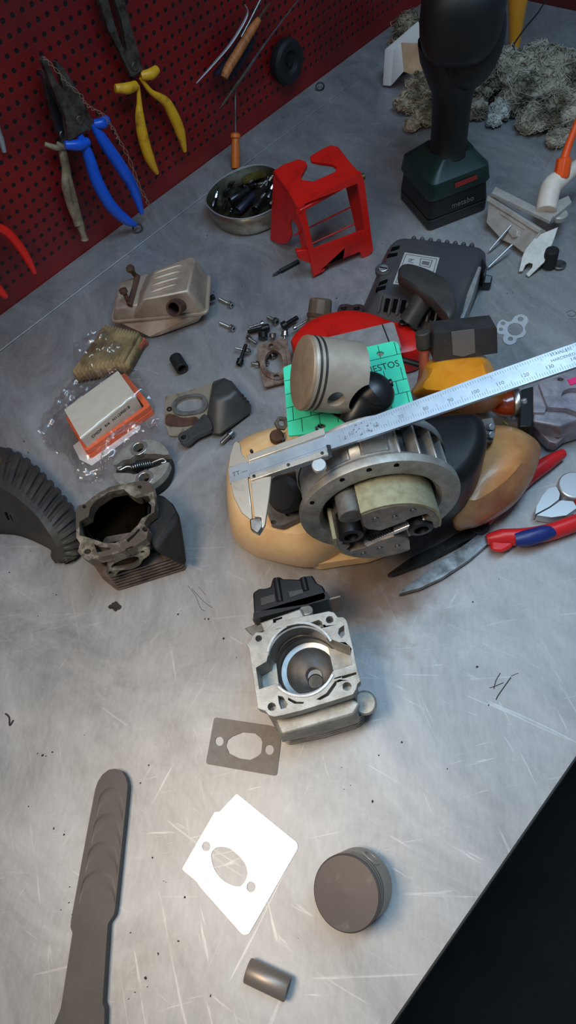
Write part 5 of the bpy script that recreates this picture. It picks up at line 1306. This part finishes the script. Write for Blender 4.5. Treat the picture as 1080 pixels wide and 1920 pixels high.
# ------------------------------------------------------------------ burnt cylinder
T0 = frame(P(222, 1109), P(350, 1069))
t = thing('burnt_cylinder', 'old blackened engine cylinder with a dark broken bore standing beside the ribbed cover', 'cylinder', T0)
fz = .078
def pp(pts, z): return [P(*p, z) for p in pts]
o3 = pp([(142, 958), (147, 948), (160, 944), (176, 930), (205, 913), (232, 907), (254, 903), (270, 901), (284, 906), (288, 925), (291, 945), (289, 960), (276, 970), (270, 982), (279, 992), (274, 1010), (250, 1026), (230, 1034), (200, 1042), (180, 1046), (166, 1051), (152, 1042), (146, 1034), (150, 1018), (143, 1008)], fz)
TF = frame(P(152, 1042, fz), P(274, 1010, fz)); IF = TF.inverted()
f2 = lambda pts: [(IF @ P(*p, fz)).to_2d() for p in pts]
hole = f2([(149, 978), (166, 968), (169, 952), (178, 940), (205, 922), (232, 917), (244, 928), (256, 934), (278, 929), (284, 945), (283, 962), (266, 972), (258, 985), (236, 1006), (216, 1018), (195, 1018), (166, 1008), (149, 1004)])
holes = [hole, f2(circ(164, 1034, 6.5, 14, 5)), f2(circ(272, 992, 5.5, 14, 5)), f2([(176, 1020), (190, 1026), (208, 1027), (205, 1031), (182, 1036)]), f2([(237, 1012), (252, 1000), (261, 990), (262, 995), (250, 1008), (240, 1017)]), f2(circ(158, 950, 3.5, 10)), f2(circ(262, 913, 4, 10, 3.2)),
         f2([(234, 1030), (246, 1024), (252, 1024), (240, 1032)])]
MB().prism([(IF @ q).to_2d() for q in o3], -.012, 0, holes, TF).build('gasket_face', 'old_alu', t, bev=.0007)
cb_, ct_ = P(236, 985, .012), P(214, 966, fz - .004)
bz = MB().lathe([(.034, .0), (.034, .076)], axis_frame(Vector((0, 0, 0)), Vector((0, 0, 1))), 40)
R = .033
d = Vector((ct_.x, ct_.y, 0)) - Vector((cb_.x, cb_.y, 0))
def shear(mb, c0, c1, z0, z1):
    out = MB(); out.f = mb.f
    out.v = [Vector((v.x + c0.x + (c1.x - c0.x) * v.z, v.y + c0.y + (c1.y - c0.y) * v.z, z0 + (z1 - z0) * v.z)) for v in mb.v]; return out
zb0, zb1 = BENCH + .012, BENCH + fz - .001
liner = shear(MB().lathe([(R + .003, 1), (R + .003, 0), (.0001, 0)], None, 48, caps=False), cb_, ct_, zb0 - .003, zb1 - .008); liner.build('liner_wall', 'sooty', t)
shear(MB().lathe([(R, 1), (R, .75), (R - .0008, .74), (R - .0008, .70), (R, .69), (R, .15), (R * .8, .05), (.0001, .02)], None, 56, caps=False), cb_, ct_, zb0, zb1).build('bore', 'oily_bore', t)
for a0, a1, k in ((-2.6, -.5, .42), (-2.2, -.9, .30)):
    pts = [Vector((cb_.lerp(ct_, k).x + (R - .0015) * math.cos(a), cb_.lerp(ct_, k).y + (R - .0015) * math.sin(a), zb0 + (zb1 - zb0) * k)) for a in [a0 + (a1 - a0) * i / 20 + math.atan2(ex.y, ex.x) for i in range(21)]]
    MB().tube(pts, [.0004, .0016, .0018, .0016, .0004], 8).build('shining_arc', 'old_steel', t)  # steel arcs put in as the shining curve of the dark bore
# black side, port flange and fins
MB().hull(pp([(290, 925), (308, 930), (326, 945), (336, 965)], .060) + pp([(340, 985), (347, 1030), (350, 1058)], .028) + pp([(270, 1000), (285, 930), (290, 1030)], .064) + pp([(300, 1040), (345, 1062)], .022) + pp([(300, 950), (340, 1000)], .002)).build('side_wall', 'sooty', t, bev=.004)
MB().hull(pp([(160, 1040), (276, 1012), (280, 950), (170, 960)], fz - .011) + pp([(215, 1070), (300, 1040), (310, 980), (220, 1000)], .02)).build('barrel', 'sooty', t, bev=.002, cut=shear(MB().lathe([(R + .002, -.2), (R + .002, 1.3)], None, 40), cb_, ct_, zb0, zb1))
pf = Plane(P(205, 1046, fz - .014), P(280, 1028, fz - .014), P(212, 1082, .042))
pt = MB().prism(cr(pf.uv([(201, 1060), (204, 1048), (230, 1042), (258, 1030), (272, 1026), (281, 1030), (279, 1040), (268, 1048), (262, 1058), (245, 1066), (226, 1068), (216, 1078), (206, 1080), (200, 1072)]), 3, True), -.006, .0015,
   [cr(pf.uv([(209, 1060), (222, 1051), (246, 1043), (259, 1043), (261, 1050), (250, 1060), (230, 1065), (213, 1065)]), 3, True), pf.uv(circ(268, 1034, 4.5, 12, 3.2)), pf.uv(circ(208, 1073, 4.2, 12, 3))], pf.M).build('port_flange', 'old_alu', t, bev=.0006)
MB().prism(pf.uv([(205, 1055), (265, 1040), (265, 1055), (215, 1070)]), -.006, -.005, (), pf.M).build('port_interior', 'oily_bore', t)
for i in range(6):
    z = .0015 + i * .0058; k = i / 5
    pts = [(192 + 2 * k, 1084 - 6 * k), (222 + 3 * k, 1109 - 20 * k), (349 - 6 * k, 1069 - 24 * k), (346, 1040 - 10 * k), (335, 1000 - 10 * k), (210, 1010)]
    base_ = [P(*p, 0.0) for p in ((191, 1084), (221, 1109), (350, 1069), (346, 1035), (334, 1010), (215, 1030))]
    o = [Vector((q.x, q.y, BENCH)) for q in base_]; c_ = sum(o, Vector()) / 6
    o = [c_ + (q - c_) * (1 - .012 * i) for q in o]
    Tz = frame(o[1], o[2]); Iz = Tz.inverted()
    MB().prism(rnd([(Iz @ q).to_2d() for q in o], .004), z, z + .0026, (), Tz).build('cooling_fin', 'fin_alu', t, bev=.0008)

# ------------------------------------------------------------------ new cylinder with intake
fz = .088
t = thing('engine_cylinder', 'clean new alloy cylinder standing bore up with a black plastic intake on its side', 'cylinder', frame(P(500, 1380, 0), P(680, 1350, 0)))
TF = frame(P(482, 1325, fz), P(675, 1277, fz)); IF = TF.inverted()
f2 = lambda pts, z=fz: [(IF @ P(*p, z)).to_2d() for p in pts]
outer = f2([(462, 1208), (468, 1203), (474, 1192), (480, 1185), (489, 1186), (500, 1182), (512, 1168), (560, 1157), (597, 1150), (606, 1148), (617, 1146), (626, 1148), (633, 1157), (643, 1157), (648, 1161), (651, 1166), (663, 1220), (670, 1257), (672, 1262), (676, 1277), (670, 1283), (668, 1292), (662, 1302), (650, 1306), (566, 1332), (530, 1341), (514, 1344), (504, 1341), (497, 1333), (483, 1328), (481, 1310), (470, 1237), (467, 1216)])
bc = Vector((565, 1237)); 
def el(a, rx=62.5, ry=67): return (565 + rx * math.cos(a), 1237 + ry * math.sin(a))
bore_out = [el(a) for a in [PI + .18 + (1.44 * PI / 2 * 1.02) * i / 24 for i in range(25)]]   # over the top
bore_hole = bore_out + [(655, 1212), (660, 1246), (640, 1253), (627, 1255)] + [el(.42 + (2.30 - .42) * i / 20, 61, 65) for i in range(21)] + [(518, 1281), (486, 1292), (480, 1252), (500, 1240)]
hl = [f2(bore_hole), f2(circ(485, 1197, 6, 16)), f2(circ(618, 1162, 6.8, 16)), f2(circ(650.5, 1287, 8, 18)), f2(circ(509.5, 1325, 7.5, 18)),
      f2([(521, 1304), (530, 1306), (539, 1320), (536, 1327), (527, 1329), (523, 1318)]), f2([(594, 1311), (612, 1300), (628, 1278), (632, 1276), (630, 1284), (616, 1304), (600, 1312)]), f2([(540, 1308), (556, 1316), (570, 1316), (568, 1319), (552, 1319), (540, 1312)]),
      f2([(579, 1169), (598, 1162), (603, 1166), (606, 1176), (600, 1174), (588, 1170)]), f2([(636, 1178), (645, 1172), (646, 1190), (640, 1196), (634, 1188)]), f2([(640, 1268), (668, 1260), (668, 1264), (650, 1270), (642, 1272)])]
MB().prism(outer, -.013, 0, hl, TF).build('gasket_face', 'cast_alu', t, bev=.0009)
# bore and combustion chamber
B1 = P(565, 1237, fz - .001); B0 = P(583, 1259, .034); Rb = 63 * S(565, 1237, fz)
zb0, zb1 = B0.z, B1.z
pk = lambda pts: MB().prism(f2(pts), -.030, .02, (), TF)
shear(MB().lathe([(Rb, 1), (Rb, .28), (Rb + .0016, .28), (Rb + .0016, 1), (Rb, 1)], None, 64, caps=False), B0, B1, zb0, zb1).build('bore', 'bore_steel', t, cut=[
    pk([(512, 1222), (524, 1226), (530, 1276), (518, 1284), (484, 1296), (476, 1250)]), pk([(605, 1200), (613, 1195), (660, 1208), (664, 1250), (627, 1258), (612, 1256)])])
shear(MB().lathe([(Rb, .3), (Rb * .97, .28), (Rb * .96, .02), (Rb * .80, .0), (Rb * .72, -.10), (Rb * .50, -.30), (Rb * .30, -.38), (Rb * .30, -.42), (Rb*.24, -.5), (.0001, -.5)], None, 64, caps=False), B0, B1, zb0, zb1).build('combustion_chamber', 'bore_steel', t)
c = B0 + Vector((0, 0, -.0175)) + (P(589, 1272, .02) - P(584, 1262, .02))
MB().lathe([(.0001, 0), (.0066, 0), (.0070, .0008), (.0072, .0016)], Matrix.Translation(c), 24, caps=False).build('plug_hole', 'oily_steel', t)
MB().ring(Rb - .0002, Rb + .0022, 0, .0016, Matrix.Translation(Vector((B1.x, B1.y, BENCH + fz - .0132))), 64)
def arc_ring(a0, a1):
    q = [el(a0 + (a1 - a0) * i / 24, 62, 66.5) for i in range(25)] + [el(a1 + (a0 - a1) * i / 24, 66.5, 71) for i in range(25)]
    return MB().prism(f2(q, fz), -.001, .0014, (), TF)
arc_ring(PI + .2, 2 * PI - .52).build('bore_lip', 'cast_alu_bright', t, bev=.0004); arc_ring(.42, 2.30).build('bore_lip', 'cast_alu_bright', t, bev=.0004)
for a0, a1, k in ((3.5, 5.0, .52),):
    pts = []
    for i in range(21):
        a = a0 + (a1 - a0) * i / 20; e = el(a, 52, 52); q = P(e[0] + 6, e[1] + 6, .062); pts.append(q)
    MB().tube(pts, [.0004, .0018, .0022, .0018, .0004], 8).build('port_window', 'oily_steel', t)
# pockets: transfer floors
MB().prism(f2([(495, 1230), (508, 1226), (514, 1280), (484, 1294), (476, 1250)]), -.030, -.028, (), TF).build('transfer_port', 'cast_alu', t)
MB().prism(f2([(610, 1196), (660, 1206), (666, 1252), (625, 1262)]), -.030, -.028, (), TF).build('transfer_port', 'cast_alu', t)
# barrel and skirts
cutb = [shear(MB().lathe([(Rb * 1.02, -.5), (Rb * 1.02, 1.3)], None, 48), B0, B1, zb0, zb1), MB().prism(f2(bore_hole), -.030, .02, (), TF)]
MB().hull(pp([(480, 1300), (476, 1205), (505, 1180), (640, 1165), (664, 1250), (660, 1296), (520, 1336)], fz - .012) + pp([(520, 1372), (515, 1290), (560, 1230), (650, 1250), (680, 1340), (600, 1370)], .010)).build('barrel', 'cast_alu', t, bev=.003, cut=cutb)
for i, z in enumerate((.004, .013, .022, .031)):
    o = [P(*p, .03) for p in ((518, 1362), (529, 1388), (600, 1374), (672, 1352), (684, 1336), (676, 1318), (600, 1342))]; Tz = frame(o[1], o[3]); Iz = Tz.inverted()
    MB().prism(rnd([(Iz @ q).to_2d() for q in o], .004), z - .030, z - .030 + .0035, (), Tz).build('cooling_fin', 'cast_alu', t, bev=.0008)
MB().hull(pp([(512, 1346), (560, 1336), (660, 1308), (676, 1318), (664, 1340), (600, 1358), (528, 1378)], .062) + pp([(524, 1384), (600, 1372), (668, 1350), (672, 1330), (620, 1330), (530, 1350)], .042)).build('exhaust_port', 'cast_alu', t, bev=.002)
ef = Plane(P(528, 1388, .036), P(672, 1352, .036), P(524, 1372, .056))
MB().prism(rnd(ef.uv([(526, 1372), (560, 1366), (640, 1345), (668, 1336), (674, 1342), (674, 1353), (640, 1362), (600, 1374), (529, 1390)]), .002), -.005, .001, (), ef.M).build('exhaust_flange', 'cast_alu', t, bev=.0008)
MB().cyl(P(684, 1318, .012), P(684, 1318, .046), .0105, n=28).build('lug', 'cast_alu', t, bev=.002)
MB().hull(pp([(480, 1178), (458, 1178), (472, 1192)], .06) + pp([(482, 1176), (462, 1180), (474, 1190)], .054) + pp([(500, 1162), (500, 1180)], .062)).build('fin_corner', 'grey_cast', t, bev=.0008)
nk = MB().hull(pp([(488, 1168), (562, 1142), (572, 1160), (572, 1172), (500, 1196)], fz - .004) + pp([(490, 1172), (590, 1140), (590, 1170), (500, 1200)], .045)).build('intake_neck', 'cast_alu', t, bev=.0015, cut=cutb)
ng = f2([(512, 1162), (529, 1157), (529, 1160), (517, 1164), (518, 1170), (513, 1171)], fz - .004)
MB().prism(ng, -.004, -.0032, (), TF).build('cast_mark', 'void', nk)
MB().cyl(P(575, 1156, .070), P(574, 1143, .078), .006, n=20).build('intake_screw', 'cast_alu', t, bev=.0008)
# thin gasket and black plastic intake
ga, gb = P(473, 1162, .075), P(639, 1119, .075)
Tg = frame(ga, gb); MB().box(((gb - ga).length / 2, .0008, -.017), ((gb - ga).length, .0016, .034), Tg).build('intake_gasket', 'dull_gasket', t, bev=.0003)
iz = .078
o3 = [P(*p, iz) for p in ((476, 1150), (474, 1112), (478, 1108), (486, 1103), (496, 1103), (507, 1100), (510, 1088), (512, 1083), (524, 1081), (531, 1085), (545, 1085), (560, 1086), (566, 1081), (586, 1079), (590, 1086), (594, 1093), (604, 1098), (608, 1104), (613, 1117), (611, 1122), (560, 1138))]
Ti = frame(o3[0], o3[-2]); Ii = Ti.inverted()
ib = MB().prism([(Ii @ q).to_2d() for q in o3], -.030, 0, (), Ti).build('intake', 'black_plastic', t, bev=.002)
o3 = [P(*p, iz + .002) for p in ((474, 1160), (474, 1148), (540, 1128), (612, 1108), (617, 1114), (616, 1122), (560, 1137))]
MB().prism(rnd([(Ii @ q).to_2d() for q in o3], .001), -.036, .0, (), Ti).build('intake_flange', 'black_plastic', t, bev=.001)
for q in ([(488, 1122), (515, 1114), (517, 1128), (490, 1136)], [(540, 1110), (568, 1105), (570, 1112), (544, 1121)]):
    MB().prism([(Ii @ P(*p, iz)).to_2d() for p in q], .0, .0008, (), Ti).build('intake_panel', 'grey_plastic', ib, bev=.0003)
for x0, y0, x1, y1 in ((518, 1085, 525, 1128), (568, 1084, 574, 1108)):
    MB().tube([P(x0, y0, iz + .0005), P(x1, y1, iz + .0005)], .003, 10).build('intake_rib', 'black_plastic', ib)

# ------------------------------------------------------------------ gaskets on the bare steel
gp = Plane(P(386, 1431, .0006), P(518, 1455, .0006), P(403, 1346, .0006))
tag(MB().prism(rnd(gp.uv([(402, 1345), (510, 1361), (529, 1372), (519, 1455), (386, 1432)]), .003), -.0005, .0006,
   [gp.uv([(424, 1399), (427, 1388), (436, 1381), (456, 1373), (478, 1375), (489, 1384), (492, 1392), (490, 1412), (482, 1419), (469, 1425), (448, 1422), (430, 1413)]), gp.uv(circ(411.5, 1390, 8, 20, 9)), gp.uv(circ(505, 1406, 8.5, 20, 9.5))], gp.M).build('paper_gasket', 'dull_gasket'),
   'matte brown-grey paper gasket with three holes lying beside the new cylinder', 'gasket')
gp = Plane(P(341, 1628, .0008), P(557, 1582, .0008), P(463, 1752, .0008))
o = rnd(gp.uv([(444, 1488), (557, 1580), (559, 1590), (466, 1752), (455, 1753), (376, 1664), (368, 1652), (341, 1630), (403, 1522), (411, 1523)]), .0022)
hl = [cr(gp.uv([(396, 1604), (402, 1592), (412, 1588), (428, 1590), (444, 1601), (458, 1617), (464, 1634), (461, 1650), (450, 1662), (436, 1660), (418, 1650), (402, 1630)]), 4, True), gp.uv(circ(387, 1587, 8, 20, 9)), gp.uv(circ(471, 1663, 8.5, 20, 10))]
tag(MB().prism(o, -.0006, .0003, hl, gp.M).build('metal_gasket', 'alu_gasket', bev=.0001), 'shiny bare metal gasket with an oval hole glaring under the lamp', 'gasket')

# ------------------------------------------------------------------ blackened piston, wrist pin, flat lever
cr_ = P(649, 1674, .043); bs = P(676, 1656, .006); ax = (cr_ - bs); Lp = ax.length; R = .0262
TP = axis_frame(bs, ax)
lowest = min((TP @ Vector((R * math.cos(a), R * math.sin(a), 0))).z for a in [i * .1 for i in range(63)])
TP.translation = TP.translation + Vector((0, 0, BENCH + .0005 - lowest)) * 1.0
t = thing('piston', 'small used piston standing crown up with its blackened top near the bench edge', 'piston', Matrix.Translation((TP.translation.x, TP.translation.y, BENCH)))
pb = MB().lathe([(R - .003, 0), (R, .0006), (R, Lp - .013), (R - .0012, Lp - .0128), (R - .0012, Lp - .0112), (R, Lp - .011), (R, Lp - .008), (R - .0012, Lp - .0078), (R - .0012, Lp - .0062), (R, Lp - .006), (R, Lp - .0012), (R - .001, Lp), (.0001, Lp + .0004)], TP, 64, caps=False)
pb.build('body', 'piston_alu', t, sm=30)
MB().lathe([(R + .00015, Lp - .003), (R + .00015, Lp - .0010), (R - .001, Lp + .0004), (.0001, Lp + .0012)], TP, 64, caps=False).build('crown', 'carbon', t)
for z in (Lp - .0128, Lp - .0078): MB().ring(R - .0016, R + .0002, z + .0002, z + .0014, TP, 64).build('piston_ring', 'ring_steel', t)
sd_ = TP.to_3x3() @ Vector((math.cos(.4), math.sin(.4), 0))
MB().ring(.0060, .0078, 0, .0022, axis_frame(TP @ Vector((0, 0, Lp * .42)) + sd_ * (R - .0018), sd_), 24).build('pin_boss', 'piston_alu', t)

a, b = P(464, 1819, .0088), P(540, 1855, .0088); T = axis_frame(a, b - a); l = (b - a).length
t = thing('wrist_pin', 'hollow grey steel wrist pin lying alone below the shiny metal gasket', 'pin', frame(a, b))
MB().lathe([(.0056, .001), (.0064, 0), (.0080, 0), (.0086, .0008), (.0086, l - .0008), (.0080, l), (.0064, l), (.0056, l - .001), (.0056, .001)], T, 40, caps=False).build('pin', 'pin_steel', t)
MB().lathe([(.0001, .012), (.0057, .012)], T, 20, caps=False).build('pin_bore', 'void', t)

lp = Plane(P(103, 1925, .010), P(200, 1925, .010), P(210, 1445, .010))
t = thing('flat_lever', 'flat dark grey steel lever with a rounded scalloped end lying near the bench edge', 'lever', frame(P(150, 1900), P(210, 1445)))
MB().prism(rnd(lp.uv([(178, 1482), (183, 1466), (192, 1452), (204, 1443), (216, 1441), (228, 1446), (236, 1458), (239, 1472), (237, 1500), (216, 1700), (213, 1716), (202, 1732), (192, 1880), (196, 1893), (194, 1990), (60, 1990), (104, 1916), (114, 1890), (136, 1748), (132, 1740), (133, 1726), (165, 1550)]), .0012), -.0085, 0, (), lp.M).build('blade', 'lever_steel', t, bev=.0008)
for i, (x, y, w) in enumerate(((207, 1484, 24), (200, 1534, 27), (192, 1586, 30), (184, 1640, 33))):
    e = lp.uv([(x - w, y + 30), (x - w * .82, y + 6), (x - w * .4, y - 7), (x, y - 11), (x + w * .4, y - 9), (x + w * .82, y + 2), (x + w, y + 24)])
    m = MB(); k = len(e); top_ = cr(e, 4); sh = (lp.uv([(x - 3, y + 42)])[0] - lp.uv([(x, y)])[0])
    rows = [[lp.M @ Vector((q.x + sh.x * f, q.y + sh.y * f, h)) for q in top_] for f, h in ((0, -.0002), (.10, .0001), (.3, .00018), (.6, .0001), (1, -.0002))]
    m.grid(rows).build('scallop', 'lever_steel', t)

# ------------------------------------------------------------------ crumbs and shavings
r = random.Random(11); mb = MB()
spots = [(90, 1420), (75, 1415), (95, 1545), (135, 1660), (120, 1700), (292, 1608), (265, 1465), (350, 1680), (275, 1450), (245, 1750), (300, 1790), (238, 1865), (480, 1120), (492, 1070), (50, 840), (8, 845), (45, 828), (70, 1050), (25, 1060), (640, 1453), (655, 1465), (745, 1395), (710, 1420), (390, 540), (300, 500), (285, 486), (290, 466), (365, 452), (540, 268), (626, 196), (700, 250), (715, 440), (520, 440), (120, 1560), (112, 1710), (300, 1650), (60, 1510), (160, 1380), (420, 1190), (395, 1150), (345, 1150), (445, 1240), (700, 1500), (830, 1440), (920, 1300), (900, 1240), (560, 1770), (270, 1835), (385, 1870), (340, 1755), (770, 520), (960, 540), (1000, 560), (640, 560), (455, 540), (62, 1150), (105, 1110), (880, 1130), (930, 1080)]
for (x, y) in spots:
    for _ in range(r.choice((1, 1, 1, 2))):
        s_ = r.uniform(.0005, .0013); c = P(x + r.gauss(0, 7), y + r.gauss(0, 7), s_ * .5)
        mb.hull([c + Vector((r.uniform(-1, 1), r.uniform(-1, 1), r.uniform(-.5, .5))) * s_ for _ in range(8)])
tag(mb.build('crumbs', 'dirt'), 'dark dirt crumbs and filings scattered over the steel bench', 'crumbs', kind='stuff')
mb = MB()
for dx, dy, s_ in ((-6, 1, .0032), (2, -2, .0036), (8, 2, .003), (1, 5, .0028), (-3, -4, .0022)):
    c = P(215 + dx, 1137 + dy, s_ * .45); mb.hull([c + Vector((r.uniform(-1, 1), r.uniform(-1, 1), r.uniform(-.45, .5))) * s_ for _ in range(14)])
tag(mb.build('dirt_clump', 'dirt'), 'dark brown clump of grease lying below the burnt cylinder', 'dirt')
tag(MB().tube(cr([P(640, 1190, .0012), P(639, 1198, .0012), P(642, 1205, .0012), P(648, 1210, .0012)], 5), .0008, 6).build('shaving', 'dirt'), 'small dark curled shaving on the steel beside the new cylinder', 'shaving')
tag(MB().tube(cr([P(10, 1338, .0012), P(17, 1345, .0012), P(18, 1360, .0012), P(25, 1350, .0012)], 5), .0007, 6).build('shaving', 'dirt'), 'thin dark curled shaving lying alone at the edge of the bare steel', 'shaving')

def scuff(strokes, name='scuff'):
    m = MB()
    for st_, w_ in strokes: m.tube(cr([P(*p, .0001) for p in st_], 5), w_, 5, flat=.15, side=Vector((1, 0, 0)))
    m.build(name, 'dirt', bench)
scuff([([(938, 1262), (930, 1276), (926, 1292)], .0010 * .45), ([(958, 1270), (948, 1284), (934, 1304), (930, 1312)], .0012 * .45), ([(944, 1280), (930, 1286), (918, 1290)], .0009 * .45), ([(972, 1262), (958, 1268)], .0007 * .45)])
scuff([([(352, 1098), (366, 1116), (376, 1140), (384, 1146)], .0005 * .45), ([(360, 1104), (380, 1126), (398, 1140)], .0005 * .45), ([(372, 1100), (386, 1116)], .0004 * .45)])
scuff([([(1062, 586), (1072, 582), (1080, 588), (1072, 594), (1064, 590)], .0008 * .45), ([(1066, 598), (1080, 598)], .0008 * .45)])

# ------------------------------------------------------------------ nothing sinks into the bench: lift what dips by a hair
bpy.context.view_layer.update()
dg = bpy.context.evaluated_depsgraph_get()
def low(o):
    z = 9
    for q in [o] + list(o.children_recursive):
        if q.type == 'MESH':
            e = q.evaluated_get(dg)
            for c in e.bound_box: pass
            z = min(z, min((e.matrix_world @ v.co).z for v in e.data.vertices))
    return z
for o in [o for o in SC.objects if o.parent is None and o.get('category') and o['category'] != 'workbench']:
    z = low(o)
    if BENCH - .006 < z < BENCH + .0002 and o.type in ('MESH', 'EMPTY'):
        o.matrix_world = Matrix.Translation((0, 0, BENCH + .0002 - z)) @ o.matrix_world
